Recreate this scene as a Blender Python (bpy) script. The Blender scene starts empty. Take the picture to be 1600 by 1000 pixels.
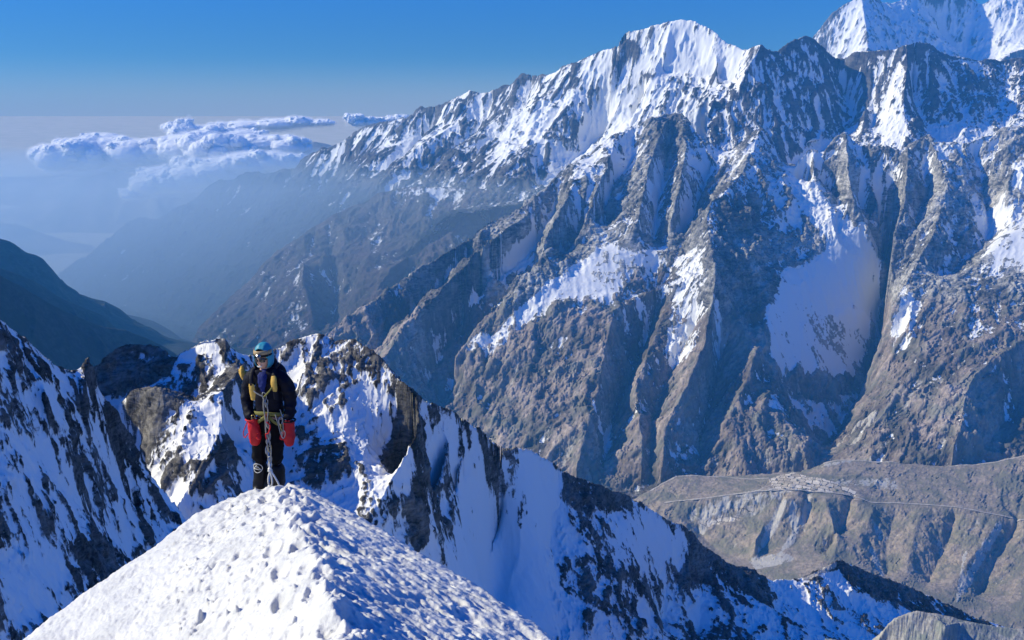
import bpy, bmesh, math, random, os
import numpy as np
from mathutils import Vector, Matrix

Q = float(os.environ.get('QS', '1.0'))      # mesh fineness (1 = full)
R = math.radians
scene = bpy.context.scene
COL = scene.collection

# ------------------------------------------------------------------ camera
FPX = 1386.0                       # focal length in units of a 1600 px wide frame
PITCH = math.atan(350.0 / FPX)     # camera looks down from a summit ridge
CP, SP = math.cos(PITCH), math.sin(PITCH)
cam_d = bpy.data.cameras.new('camera')
cam = bpy.data.objects.new('camera', cam_d)
COL.objects.link(cam)
cam.location = (0, 0, 0)
cam.rotation_euler = (R(90) - PITCH, 0, 0)
cam_d.sensor_width = 36.0
cam_d.lens = 36.0 * FPX / 1600.0
cam_d.clip_start = 0.1
cam_d.clip_end = 400000.0
scene.camera = cam


def P(u, v, d):
    """a survey point: bearing (u, v) as read off the photograph, d metres north of the camera"""
    r = (u - 800.0) / FPX
    up = (500.0 - v) / FPX
    y = CP + up * SP
    z = up * CP - SP
    s = d / y
    return (r * s, d, z * s)


# ------------------------------------------------------------------ numeric helpers
def gauss_fft(a, sx, sy=None):
    sy = sx if sy is None else sy
    fy = np.fft.fftfreq(a.shape[0])[:, None]
    fx = np.fft.rfftfreq(a.shape[1])[None, :]
    k = np.exp(-2 * (math.pi ** 2) * ((fx * sx) ** 2 + (fy * sy) ** 2))
    return np.fft.irfft2(np.fft.rfft2(a) * k, s=a.shape)


def unit(a):
    a = a - a.mean()
    return a / (a.std() + 1e-9)


def fbm(shape, rng, beta=2.2, lo=4.0, hi=1e9):
    """power-law noise with wavelengths from lo to hi cells, unit variance"""
    w = rng.standard_normal(shape)
    fy = np.fft.fftfreq(shape[0])[:, None]
    fx = np.fft.rfftfreq(shape[1])[None, :]
    f = np.sqrt(fx * fx + fy * fy)
    f[0, 0] = 1.0
    k = f ** (-beta / 2.0)
    k = k * np.exp(-(f * lo * 0.5) ** 2) * (1 - np.exp(-(f * hi) ** 2))
    k[0, 0] = 0
    return unit(np.fft.irfft2(np.fft.rfft2(w) * k, s=shape))


def ridged(shape, rng, wl, octaves=4, gain=0.5):
    """ridged noise, first wavelength wl cells; 0..1-ish, sharp crests"""
    out = np.zeros(shape)
    amp, tot = 1.0, 0.0
    wgt = 1.0
    for o in range(octaves):
        if wl < 2.5:
            break
        n = unit(gauss_fft(rng.standard_normal(shape), wl / 4.0))
        r = np.clip(1.0 - np.abs(n) * 0.9, 0, 1) ** 1.5
        out += amp * r * wgt
        tot += amp
        wgt = np.clip(r * 1.6, 0.15, 1.0)
        amp *= gain
        wl *= 0.5
    return out / tot


def solve_membrane(Zc, M, iters=40):
    """membrane through the surveyed lines (cells where M), free elsewhere"""
    h, w = Zc.shape
    if min(h, w) <= 12:
        Z = np.where(M, Zc, Zc[M].mean() if M.any() else 0.0)
        n = 400
    else:
        h2, w2 = (h + 1) // 2, (w + 1) // 2
        zp = np.zeros((h2 * 2, w2 * 2)); mp = np.zeros((h2 * 2, w2 * 2))
        zp[:h, :w] = np.where(M, Zc, 0); mp[:h, :w] = M
        cnt = mp.reshape(h2, 2, w2, 2).sum((1, 3))
        sm = zp.reshape(h2, 2, w2, 2).sum((1, 3))
        Mc = cnt > 0
        Zs = solve_membrane(np.where(Mc, sm / np.maximum(cnt, 1), 0), Mc, iters)
        up = np.repeat(np.repeat(Zs, 2, 0), 2, 1)[:h, :w]
        Z = np.where(M, Zc, up)
        n = iters
    for _ in range(n):
        p = np.pad(Z, 1, mode='edge')
        Zn = 0.25 * (p[:-2, 1:-1] + p[2:, 1:-1] + p[1:-1, :-2] + p[1:-1, 2:])
        Z = np.where(M, Zc, Zn)
    return Z


def flow_noise(Z, cw, rh, noises, steps):
    """smear noise fields along the fall line (gullies and ribs run downhill)"""
    gy, gx = np.gradient(Z)
    gy = gy / rh; gx = gx / cw
    vy, vx = gy / rh, gx / cw
    n = np.sqrt(vy * vy + vx * vx) + 1e-12
    vy = (vy / n).astype(np.float32); vx = (vx / n).astype(np.float32)
    h, w = Z.shape
    rr, cc = np.mgrid[0:h, 0:w].astype(np.float32)
    acc = [x.astype(np.float32).copy() for x in noises]
    cnt = [1] * len(noises)
    for sgn in (1, -1):
        r, c = rr.copy(), cc.copy()
        for s in range(max(steps)):
            ri = np.clip(r.astype(np.int32), 0, h - 1); ci = np.clip(c.astype(np.int32), 0, w - 1)
            idx = ri * w + ci
            r += sgn * vy.ravel()[idx]; c += sgn * vx.ravel()[idx]
            ri = np.clip((r + .5).astype(np.int32), 0, h - 1); ci = np.clip((c + .5).astype(np.int32), 0, w - 1)
            idx = ri * w + ci
            for k, x in enumerate(noises):
                if s < steps[k]:
                    acc[k] += x.ravel()[idx]
    return [unit(a) for a in acc]


def jag(line, rng, amt):
    """roughen a surveyed line between its points"""
    out = [line[0]]
    for a, b in zip(line[:-1], line[1:]):
        L = math.hypot(b[0] - a[0], b[1] - a[1])
        n = max(1, int(L / 9))
        for k in range(1, n + 1):
            t = k / n
            p = [a[i] + (b[i] - a[i]) * t for i in range(3)]
            if k < n:
                p[0] += rng.normal() * amt * 0.6; p[1] += rng.normal() * amt * 0.6
            out.append(tuple(p))
    return out


def grid_mesh(name, X, Y, Z, attrs, mat, smooth=True):
    h, w = Z.shape
    co = np.stack([X, Y, Z], -1).reshape(-1, 3).astype(np.float32)
    i = np.arange(h * w).reshape(h, w)
    q = np.stack([i[:-1, :-1], i[:-1, 1:], i[1:, 1:], i[1:, :-1]], -1).reshape(-1, 4).astype(np.int32)
    me = bpy.data.meshes.new(name)
    me.vertices.add(len(co)); me.vertices.foreach_set('co', co.ravel())
    me.loops.add(q.size); me.loops.foreach_set('vertex_index', q.ravel())
    me.polygons.add(len(q))
    me.polygons.foreach_set('loop_start', np.arange(0, q.size, 4, dtype=np.int32))
    me.polygons.foreach_set('loop_total', np.full(len(q), 4, dtype=np.int32))
    me.polygons.foreach_set('use_smooth', np.full(len(q), smooth, dtype=bool))
    for k, v in attrs.items():
        at = me.attributes.new(k, 'FLOAT', 'POINT')
        at.data.foreach_set('value', v.astype(np.float32).ravel())
    me.update()
    me.materials.append(mat)
    o = bpy.data.objects.new(name, me)
    COL.objects.link(o)
    return o


def inpoly(px, py, poly):
    inside = np.zeros(px.shape, bool)
    n = len(poly)
    for i in range(n):
        x1, y1 = poly[i]; x2, y2 = poly[(i + 1) % n]
        if y1 == y2:
            continue
        c = ((y1 > py) != (y2 > py)) & (px < (x2 - x1) * (py - y1) / (y2 - y1) + x1)
        inside ^= c
    return inside


def lattice3(p, sd):
    """smooth random field in space"""
    tab = np.random.default_rng(sd).standard_normal((48, 48, 48)).astype(np.float32).ravel()
    i = np.floor(p).astype(np.int64); f = (p - i).astype(np.float32); f = f * f * f * (f * (f * 6 - 15) + 10)
    i0 = i % 48; i1 = (i + 1) % 48
    out = np.zeros(len(p), np.float32)
    for a in (0, 1):
        xa = (i1 if a else i0)[:, 0] * 2304; wa = f[:, 0] if a else 1 - f[:, 0]
        for b_ in (0, 1):
            xb = xa + (i1 if b_ else i0)[:, 1] * 48; wb = wa * (f[:, 1] if b_ else 1 - f[:, 1])
            for c in (0, 1):
                out += wb * (f[:, 2] if c else 1 - f[:, 2]) * tab[xb + (i1 if c else i0)[:, 2]]
    return out


class Terrain:
    """height field on a fan-shaped grid (bearing x distance) through surveyed ridge and gully lines"""
    def __init__(s, a0, a1, y0, y1, nc, nr, seed, geo=False):
        s.nc, s.nr = max(40, int(nc * Q)), max(40, int(nr * Q))
        s.a = np.linspace(a0, a1, s.nc)
        s.y = np.geomspace(y0, y1, s.nr) if geo else np.linspace(y0, y1, s.nr)
        s.geo = geo
        s.rng = np.random.default_rng(seed)
        s.Zc = np.full((s.nr, s.nc), -1e9); s.M = np.zeros((s.nr, s.nc), bool)
        s.X = s.a[None, :] * s.y[:, None]
        s.Y = np.repeat(s.y[:, None], s.nc, 1)
        s.cw = (s.a[1] - s.a[0]) * s.Y
        s.rh = np.gradient(s.y)[:, None] * np.ones((1, s.nc))

    def put(s, pts):
        """pts: world points, joined"""
        for p, q in zip(pts[:-1], pts[1:]):
            p = np.array(p, float); q = np.array(q, float)
            ra, ca = s.rc(p[0], p[1]); rb, cb = s.rc(q[0], q[1])
            n = int(max(abs(ra - rb), abs(ca - cb)) * 1.5) + 2
            for t in np.linspace(0, 1, n):
                w = p + (q - p) * t
                r, c = s.rc(w[0], w[1])
                r = int(round(r)); c = int(round(c))
                if 0 <= r < s.nr and 0 <= c < s.nc:
                    s.Zc[r, c] = max(s.Zc[r, c], w[2]); s.M[r, c] = True

    def rc(s, x, y):
        if s.geo:
            r = math.log(max(y, 1e-3) / s.y[0]) / math.log(s.y[-1] / s.y[0]) * (s.nr - 1)
        else:
            r = (y - s.y[0]) / (s.y[-1] - s.y[0]) * (s.nr - 1)
        c = (x / max(y, 1e-3) - s.a[0]) / (s.a[-1] - s.a[0]) * (s.nc - 1)
        return r, c

    def line(s, pts, jit=1.5, back=None):
        pts = jag(pts, s.rng, jit) if jit else pts
        w = [P(*p) for p in pts]
        s.put(w)
        if back:                                   # the far side of a skyline ridge falls away too
            dy, dz = back
            for k in (1.0, 2.0, 4.0, 7.0, 11.0):
                s.put([((x / y) * (y + dy * k), y + dy * k, z - dz * k) for x, y, z in w])

    def solve(s, soft=0.0):
        Z = solve_membrane(np.where(s.M, s.Zc, 0), s.M)
        if soft:
            Z = gauss_pad(Z, soft * Q)
        s.Z0 = Z
        s.Z = Z.copy()
        near = gauss_pad(s.M.astype(float), 5 * Q)
        s.keep = np.clip(1 - near / (near.max() * 0.35 + 1e-9), 0.22, 1)   # detail grows away from the lines
        return s

    def px(s):
        """metres per grid cell"""
        return s.cw

    def detail(s, amps, rid=(70, 0.0), ridk=4, steps=(40, 24, 12), sig=(9, 4, 1.7), keep_pow=1.0, rough=(20, 0.0), grit=0.0):
        """amps: flow-noise heights in cells, rid: (wavelength in cells, height in cells)"""
        sh = s.Z.shape
        base = gauss_pad(s.Z0, 4 * Q)
        nz = [unit(gauss_fft(s.rng.standard_normal(sh), q * Q)) for q in sig]
        st = [max(3, int(k * Q)) for k in steps]
        F = flow_noise(base, s.cw, s.rh, nz, st)
        cell = s.cw / Q ** 0 * Q                   # metres of one full-quality cell
        K = s.keep ** keep_pow * (1 - .66 * getattr(s, 'calm_m', 0.0))
        gy, gx = np.gradient(s.Z0); sl = np.hypot(gy / s.rh, gx / s.cw)
        s.slope0 = sl
        stp = np.clip(sl / 0.8, 0.15, 1.3)
        if rid[1]:
            rn = ridged(sh, s.rng, rid[0] * Q, ridk)
            s.rn = rn - rn.mean()
            s.Z = s.Z + s.rn * rid[1] * cell * K * np.clip(stp, .4, 1.2)
        else:
            s.rn = np.zeros(sh)
        # blocky crags and broken ground that do not follow the fall line
        s.r2 = ridged(sh, s.rng, max(rough[0] * Q, 5), 4, .6); s.r2 = s.r2 - s.r2.mean()
        crag = .35 + .65 * sstep(gauss_fft(s.rng.standard_normal(sh), 22 * Q) * 22 * Q * 3.5, -.8, .8)
        s.crag = crag
        s.Z = s.Z + s.r2 * rough[1] * cell * np.sqrt(s.keep) * (1 - .95 * getattr(s, 'calm_m', 0.0)) * np.clip(stp, .3, 1.2) * crag
        s.mott = fbm(sh, s.rng, 1.6, 3.0 * Q + 1, 40 * Q)
        s.Z = s.Z + s.mott * grit * cell * (1 - .9 * getattr(s, 'calm_m', 0.0)) * np.clip(stp, .3, 1.2)
        s.F = F
        for f, a in zip(F, amps):
            s.Z = s.Z + f * a * cell * K * stp
        return s

    def crags(s, layers, sd, aniso=(1, 1, 1), tilt=0.0):
        """solid-rock noise (ridged, in space, so cliffs are not stretched): sum of (wavelength m, height m)"""
        c, t = math.cos(tilt), math.sin(tilt)
        p = np.stack([(s.X * c + s.Z * t) * aniso[0], s.Y * aniso[1], (s.Z * c - s.X * t) * aniso[2]], -1).reshape(-1, 3)
        warp = lattice3(p / layers[0][0] * .7 + 11.5, sd + 50)[:, None] * layers[0][0] * .35
        h = 0; tot = 0
        for k, (wl, am) in enumerate(layers):
            r = 1 - np.abs(lattice3((p + warp) / wl + 3.7 * k, sd + k)) * 1.35
            h = h + am * r; tot += am
        h = h.reshape(s.Z.shape)
        s.ch = h - h.mean()
        s.cu = unit(h)
        return s

    def roughen(s, weight=1.0):
        """push the surface out along its normal by the crag noise"""
        w = s.ch * weight * np.sqrt(s.keep) * (1 - .9 * getattr(s, 'calm_m', 0.0))
        s.Xd, s.Yd, s.Zd = s.X + s.nx * w, s.Y + s.ny * w, s.Z + s.nz * w
        return s.Xd, s.Yd, s.Zd

    def calm(s, *polys, soft=5.0):
        s.calm_m = np.clip(sum(s.patch(p, soft) for p in polys), 0, 1)
        s.Z0 = s.Z0 + (gauss_pad(s.Z0, 9 * Q) - s.Z0) * s.calm_m * (1 - s.M * .5)
        s.Z0 = s.Z0 + (gauss_pad(s.Z0, 3 * Q) - s.Z0) * s.calm_m
        s.Z = s.Z0.copy()
        return s

    def finish(s):
        gy, gx = np.gradient(s.Z)
        s.sy, s.sx = gy / s.rh, gx / s.cw
        s.slope = np.hypot(s.sy, s.sx)
        s.sy = s.sy - s.sx * s.a[None, :]
        s.slope = np.hypot(s.sy, s.sx)
        n = np.sqrt(1 + s.slope ** 2)
        s.nx, s.ny, s.nz = -s.sx / n, -s.sy / n, 1 / n
        s.conc = unit(gauss_pad(s.Z, 5 * Q) - s.Z)     # >0 in hollows
        return s

    def at(s, u, v):
        """where the sight line (u, v) meets the ground of this terrain (x, y)"""
        lo = P(u, v, 1.0)
        a = lo[0]
        c = (a - s.a[0]) / (s.a[-1] - s.a[0]) * (s.nc - 1)
        c = int(np.clip(round(c), 0, s.nc - 1))
        zz = lo[2] * s.y
        hit = np.nonzero(s.Z0[:, c] >= zz)[0]
        r = hit[0] if len(hit) else int(np.argmin(np.abs(s.Z0[:, c] - zz)))
        return (a * s.y[r], s.y[r])

    def z_at(s, x, y):
        r, c = s.rc(x, y)
        r0 = int(np.clip(math.floor(r), 0, s.nr - 2)); c0 = int(np.clip(math.floor(c), 0, s.nc - 2))
        fr, fc = r - r0, c - c0
        Z = s.Z
        return float((Z[r0, c0] * (1 - fc) + Z[r0, c0 + 1] * fc) * (1 - fr) + (Z[r0 + 1, c0] * (1 - fc) + Z[r0 + 1, c0 + 1] * fc) * fr)

    def patch(s, poly, soft=3.0):
        """a patch of ground (given by its corners as seen), 0..1 with a soft rim"""
        w = [s.at(u, v) for u, v in poly]
        m = inpoly(s.X, s.Y, w).astype(float)
        return gauss_pad(m, soft * Q)


def gauss_pad(a, sg):
    n = int(sg * 3) + 2
    p = np.pad(a, n, mode='edge')
    return gauss_fft(p, sg)[n:-n, n:-n]


def sstep(x, a, b):
    t = np.clip((x - a) / (b - a), 0, 1)
    return t * t * (3 - 2 * t)


# ------------------------------------------------------------------ materials
def new_mat(name):
    m = bpy.data.materials.new(name)
    m.use_nodes = True
    nt = m.node_tree
    for n in list(nt.nodes):
        nt.nodes.remove(n)
    out = nt.nodes.new('ShaderNodeOutputMaterial')
    return m, nt, out


class NT:
    """tiny node-graph writer"""
    def __init__(s, nt):
        s.nt = nt

    def n(s, kind, **kw):
        nd = s.nt.nodes.new(kind)
        for k, v in kw.items():
            setattr(nd, k, v)
        return nd

    def lk(s, a, b):
        s.nt.links.new(a, b)

    def val(s, sock, x):
        if hasattr(x, 'is_output') or isinstance(x, bpy.types.NodeSocket):
            s.lk(x, sock)
        else:
            sock.default_value = x

    def math(s, op, a, b=None, clamp=False):
        nd = s.n('ShaderNodeMath', operation=op, use_clamp=clamp)
        s.val(nd.inputs[0], a)
        if b is not None:
            s.val(nd.inputs[1], b)
        return nd.outputs[0]

    def mix(s, f, a, b):
        nd = s.n('ShaderNodeMix', data_type='RGBA')
        s.val(nd.inputs[0], f)
        s.val(nd.inputs[6], a if not isinstance(a, tuple) else (*a, 1))
        s.val(nd.inputs[7], b if not isinstance(b, tuple) else (*b, 1))
        return nd.outputs[2]

    def noise(s, vec, scale, detail=6, rough=0.6, dist=0.0):
        nd = s.n('ShaderNodeTexNoise')
        s.lk(vec, nd.inputs['Vector'])
        nd.inputs['Scale'].default_value = scale
        nd.inputs['Detail'].default_value = detail
        nd.inputs['Roughness'].default_value = rough
        nd.inputs['Distortion'].default_value = dist
        return nd.outputs['Fac']

    def ramp(s, x, a, b):
        nd = s.n('ShaderNodeMapRange', interpolation_type='SMOOTHSTEP')
        s.val(nd.inputs[0], x)
        nd.inputs[1].default_value = a; nd.inputs[2].default_value = b
        return nd.outputs[0]

    def attr(s, name):
        return s.n('ShaderNodeAttribute', attribute_name=name).outputs['Fac']


def mountain_mat(name, cell, rock_a, rock_b, veg, snow=(.87, .87, .85), edge=.10, nz=.55, bump=1.0, vegnz=.5, fields=0.0):
    """snow over rock over dry grass; where each lies comes from the ground itself (slope, hollows, height)"""
    m, nt, out = new_mat(name)
    g = NT(nt)
    pos = g.n('ShaderNodeNewGeometry').outputs['Position']
    n1 = g.noise(pos, 1 / (cell * 5), 7, .70, .4)
    n2 = g.noise(pos, 1 / (cell * 30), 6, .6, .3)
    # strata: bands tilted through the rock
    mp = g.n('ShaderNodeMapping'); g.lk(pos, mp.inputs['Vector'])
    mp.inputs['Rotation'].default_value = (R(34), R(-28), R(15)); mp.inputs['Scale'].default_value = (.4, .4, 1.3)
    n3 = g.noise(mp.outputs[0], 1 / (cell * 10), 7, .68, 1.6)
    rock = g.mix(g.ramp(g.math('ADD', g.math('ADD', g.math('MULTIPLY', n3, .45), g.math('MULTIPLY', n2, .3)), g.math('MULTIPLY', n1, .25)), .38, .62), rock_a, rock_b)
    vg = g.ramp(g.math('ADD', g.attr('veg'), g.math('MULTIPLY', g.math('SUBTRACT', n2, .5), vegnz)), .35, .65)
    vc = g.mix(g.ramp(n1, .32, .68), tuple(c * .66 for c in veg), tuple(min(1, c * 1.3) for c in veg))
    vc = g.mix(g.ramp(n2, .42, .62), vc, (veg[0] * .62, veg[1] * .72, veg[2] * .70))
    ground = g.mix(vg, rock, vc)
    tn = g.n('ShaderNodeMix', data_type='RGBA', blend_type='MULTIPLY'); tn.inputs[0].default_value = 1
    g.lk(ground, tn.inputs[6]); cx = g.n('ShaderNodeCombineColor')
    tv = g.math('ADD', 1.0, g.attr('tone'))
    for k_ in range(3): g.lk(tv, cx.inputs[k_])
    g.lk(cx.outputs[0], tn.inputs[7]); ground = tn.outputs[2]
    pale = g.ramp(g.math('ADD', g.attr('pale'), g.math('MULTIPLY', g.math('SUBTRACT', n1, .5), .5)), .42, .62)
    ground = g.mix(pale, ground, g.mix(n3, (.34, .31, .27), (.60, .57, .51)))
    if fields:                                     # dry-stone walls between the small stubble fields
        wob = g.n('ShaderNodeTexNoise'); g.lk(pos, wob.inputs['Vector']); wob.inputs['Scale'].default_value = 1 / (fields * 1.6); wob.inputs['Detail'].default_value = 2
        sb_ = g.n('ShaderNodeVectorMath', operation='SCALE'); g.lk(wob.outputs['Color'], sb_.inputs[0]); sb_.inputs['Scale'].default_value = fields * 1.1
        ad_ = g.n('ShaderNodeVectorMath', operation='ADD'); g.lk(pos, ad_.inputs[0]); g.lk(sb_.outputs[0], ad_.inputs[1])
        mp2 = g.n('ShaderNodeMapping'); g.lk(ad_.outputs[0], mp2.inputs['Vector']); mp2.inputs['Rotation'].default_value = (0, 0, R(24))
        br = g.n('ShaderNodeTexBrick', offset=.37); g.lk(mp2.outputs[0], br.inputs['Vector'])
        br.inputs['Scale'].default_value = 1; br.inputs['Mortar Size'].default_value = 2.6; br.inputs['Mortar Smooth'].default_value = .3
        br.inputs['Brick Width'].default_value = fields; br.inputs['Row Height'].default_value = fields * 1.15
        br.inputs['Color1'].default_value = (.44, .37, .27, 1); br.inputs['Color2'].default_value = (.74, .66, .54, 1); br.inputs['Mortar'].default_value = (.12, .10, .08, 1)
        plot = g.mix(g.ramp(n2, .60, .72), br.outputs['Color'], ground)
        fa = g.ramp(g.math('ADD', g.attr('field'), g.math('MULTIPLY', g.math('SUBTRACT', n1, .5), 1.2)), .40, .55)
        ground = g.mix(fa, ground, plot)
    sn = g.math('ADD', g.attr('snow'), g.math('MULTIPLY', g.math('SUBTRACT', g.math('ADD', g.math('MULTIPLY', n1, .7), g.math('MULTIPLY', n3, .3)), .5), nz))
    sf = g.ramp(sn, .5 - edge, .5 + edge)
    col = g.mix(sf, ground, snow)
    b = g.n('ShaderNodeBsdfPrincipled')
    g.lk(col, b.inputs['Base Color'])
    b.inputs['Roughness'].default_value = .85
    b.inputs['Specular IOR Level'].default_value = .15
    bp = g.n('ShaderNodeBump')
    bp.inputs['Strength'].default_value = .9 * bump
    bp.inputs['Distance'].default_value = cell * 2.2
    hgt = g.math('ADD', g.math('MULTIPLY', g.math('MULTIPLY', n1, g.math('SUBTRACT', 1.0, g.math('MULTIPLY', vg, .5))), g.math('SUBTRACT', 1.0, g.math('MULTIPLY', sf, .90))), g.math('MULTIPLY', sf, .12))
    g.lk(hgt, bp.inputs['Height'])
    g.lk(bp.outputs[0], b.inputs['Normal'])
    g.lk(b.outputs[0], out.inputs['Surface'])
    return m


def tag(o, label=None, cat=None, group=None, kind=None):
    if label: o['label'] = label
    if cat: o['category'] = cat
    if group: o['group'] = group
    if kind: o['kind'] = kind
    return o
# ================================================================== FAR SUMMITS
def L(d_of_v, pts):
    return [(u, v, d_of_v(v) + o) for u, v, o in pts]


# ---- the highest snow peak, farthest to the right
T = Terrain(.29, .66, 13200, 18500, 520, 430, 11)
T.line([(1240, 100, 14600), (1272, 56, 14700), (1300, 22, 14800), (1318, 8, 14850), (1346, -6, 14900), (1362, -4, 14950), (1378, 2, 15250),
        (1392, 6, 15480), (1405, 2, 15700), (1430, -14, 16000), (1460, -26, 16300), (1500, -18, 16550), (1522, -2, 16600), (1535, 7, 16500),
        (1560, -8, 16500), (1600, -22, 16700), (1660, -40, 16900)], 1.2, (900, 900))
T.line([(1346, -6, 14900), (1350, 20, 14600), (1354, 50, 14300), (1356, 85, 13950), (1358, 120, 13600)], 1)
T.line([(1535, 7, 16500), (1541, 40, 16200), (1547, 70, 15900), (1556, 100, 15500)], 1)
T.line([(1440, 30, 16250), (1475, 60, 16150), (1505, 90, 15950), (1518, 120, 15550)], 1)
T.line([(1280, 100, 14500), (1300, 130, 14150)], 0)
T.line([(1660, 80, 14900), (1600, 76, 14900), (1575, 84, 14800), (1560, 100, 14600)], 1)
T.line([(1240, 160, 13700), (1350, 170, 13400), (1500, 170, 14500), (1540, 170, 14300), (1660, 170, 14800)], 0)
T.solve().detail((1.1, .8, .5), (60, 5), steps=(60, 40, 20), rough=(22, 3), grit=.25).finish().crags([(260, 26), (100, 12), (45, 5)], 101, (1, 1, .7))
snow = .86 - .10 * T.mott - .28 * sstep(T.slope, 1.0, 2.2) + .14 * np.clip(T.F[2], -2, 2) * -.4
snow += .1 * T.conc - .07 * T.cu
mat = mountain_mat('far_snow_and_rock', 12, (.10, .10, .105), (.2, .19, .18), (.2, .17, .13), edge=.16, nz=.5)
tag(grid_mesh('mountain', *T.roughen(np.clip(1.15 - .75 * snow, .2, 1)), dict(snow=snow, veg=T.Z * 0, pale=T.Z * 0), mat), kind='structure')

# ---- shaded twin summits and the long wall right of them
T = Terrain(.215, .66, 8700, 12300, 720, 560, 12)
T.line([(1188, 70, 9600), (1205, 80, 9680), (1215, 80, 9720), (1226, 70, 9760), (1242, 61, 9830), (1258, 55, 9900), (1275, 63, 9980), (1290, 78, 10050),
        (1306, 91, 10140), (1320, 92, 10150), (1335, 81, 10080), (1350, 80, 10020), (1376, 78, 9950), (1395, 77, 9890), (1415, 70, 9850), (1435, 66, 9900),
        (1452, 69, 10000), (1467, 80, 10100), (1485, 88, 10180), (1510, 90, 10250), (1530, 95, 10300), (1540, 92, 10320), (1562, 96, 10380), (1580, 92, 10420), (1660, 88, 10600)], 1.2, (900, 800))
T.line([(1188, 70, 9600), (1180, 86, 9540), (1168, 104, 9480), (1157, 130, 9400), (1154, 150, 9360), (1156, 168, 9320), (1168, 190, 9240), (1188, 205, 9140), (1196, 212, 9080)], 1)
T.line([(1418, 71, 9850), (1418, 105, 9660), (1414, 135, 9500), (1412, 165, 9350), (1414, 190, 9220), (1428, 212, 9080), (1440, 232, 8960)], 1)
T.line([(1392, 78, 9900), (1392, 100, 9840), (1384, 130, 9720), (1386, 160, 9560), (1378, 200, 9330), (1374, 230, 9150)], 1)
T.line([(1372, 80, 9950), (1366, 110, 9860), (1361, 150, 9720), (1366, 180, 9560), (1362, 210, 9420)], 1)
T.line([(1340, 82, 10080), (1350, 105, 9920), (1362, 130, 9760)], 1)
T.line([(1354, 165, 9560), (1350, 185, 9440), (1345, 205, 9320), (1338, 230, 9150)], 1)
T.line([(1300, 100, 10200), (1320, 150, 10050), (1335, 190, 9750), (1300, 225, 9450), (1262, 250, 9220), (1230, 270, 9020)], 1)
T.line([(1258, 55, 9900), (1262, 95, 9780), (1245, 130, 9640), (1240, 170, 9440)], 1.5)
T.line([(1425, 120, 9900), (1428, 170, 9640), (1450, 205, 9420), (1480, 228, 9250)], 1)
T.line([(1480, 90, 10150), (1490, 130, 9980), (1510, 180, 9640), (1530, 222, 9300)], 1.5)
T.line([(1570, 95, 10400), (1560, 150, 10060), (1570, 200, 9640)], 1.5)
T.line([(1120, 250, 8950), (1230, 275, 8800), (1350, 262, 8800), (1500, 262, 8850), (1660, 255, 8900)], 0)
T.solve().detail((1.2, .8, .5), (55, 9), steps=(50, 30, 15), rough=(24, 4), grit=.35).finish().crags([(200, 15), (80, 9), (36, 5)], 111, (1.4, 1.4, .6), .5)
wall = sstep(T.nz, .5, .85)
snow = .36 + .36 * wall - .08 * np.clip(T.F[1], -2, 2) - .07 * np.clip(T.F[2], -2, 2) - .09 * T.mott - .09 * T.cu + .14 * np.clip(T.conc, -2, 2)
snow += .45 * T.patch([(1395, 110), (1416, 100), (1412, 150), (1418, 200), (1430, 228), (1380, 232), (1385, 160)])
snow += .5 * T.patch([(1150, 105), (1188, 72), (1170, 110), (1155, 150), (1150, 190)])
snow += .5 * T.patch([(1390, 80), (1432, 64), (1440, 70), (1395, 84)], 1.5)
snow += .5 * T.patch([(1290, 215), (1330, 195), (1290, 240), (1240, 260), (1215, 250)])
snow += .45 * T.patch([(1450, 195), (1500, 190), (1530, 222), (1440, 232)])
mat = mountain_mat('cliff_rock', 8, (.045, .045, .055), (.17, .165, .165), (.2, .17, .13), edge=.12, nz=.75)
tag(grid_mesh('mountain', *T.roughen(np.clip(1.15 - .75 * snow, .2, 1)), dict(snow=snow, veg=T.Z * 0, pale=T.Z * 0), mat), kind='structure')

# ---- broad ice-fluted summit and the long ridge that runs down to the left
T = Terrain(-.60, .34, 9300, 18500, 1150, 900, 13, geo=True)
sky = [(80, 440, 17400), (95, 426, 17000), (115, 415, 16900), (140, 398, 16800), (165, 375, 16600), (185, 360, 16400), (205, 345, 16300), (218, 340, 16200), (235, 342, 16000),
       (250, 342, 15900), (265, 330, 15700), (290, 318, 15300), (305, 308, 15200), (318, 295, 15000), (330, 288, 14900), (345, 280, 14800), (362, 282, 14600), (372, 275, 14500),
       (385, 268, 14400), (400, 268, 14300), (425, 272, 14100), (440, 266, 14000), (465, 262, 13800), (470, 252, 13750), (480, 245, 13700), (495, 237, 13500), (505, 230, 13450), (515, 232, 13400),
       (525, 225, 13300), (540, 217, 13200), (550, 209, 13100), (560, 203, 13050), (570, 197, 13000), (585, 193, 12900), (600, 190, 12800), (620, 187, 12700), (640, 185, 12600), (649, 178, 12550),
       (657, 166, 12500), (664, 168, 12450), (674, 168, 12400), (690, 163, 12300), (705, 155, 12200), (720, 148, 12150), (733, 139, 12100), (740, 143, 12050), (750, 145, 12000), (765, 143, 11950),
       (775, 140, 11900), (786, 134, 11850), (800, 131, 11800), (806, 122, 11750), (816, 116, 11700), (836, 117, 11600), (856, 117, 11450), (868, 112, 11350), (880, 104, 11250), (900, 97, 11150), (920, 88, 11050),
       (945, 78, 10950), (965, 75, 10850), (972, 60, 10820), (980, 50, 10800), (1000, 46, 10750), (1020, 40, 10700), (1045, 34, 10650), (1065, 30, 10600), (1085, 32, 10550), (1105, 42, 10450),
       (1122, 53, 10350), (1135, 66, 10300), (1150, 72, 10200), (1160, 78, 10150), (1170, 77, 10100), (1186, 70, 10000), (1230, 90, 9950)]
T.line(sky, .9, (1000, 900))
T.line([(80, 446, 16500), (130, 458, 14500), (190, 475, 13000), (250, 493, 11800), (300, 512, 10900), (340, 535, 10300), (420, 555, 9900), (520, 560, 9500)], 0)
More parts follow.
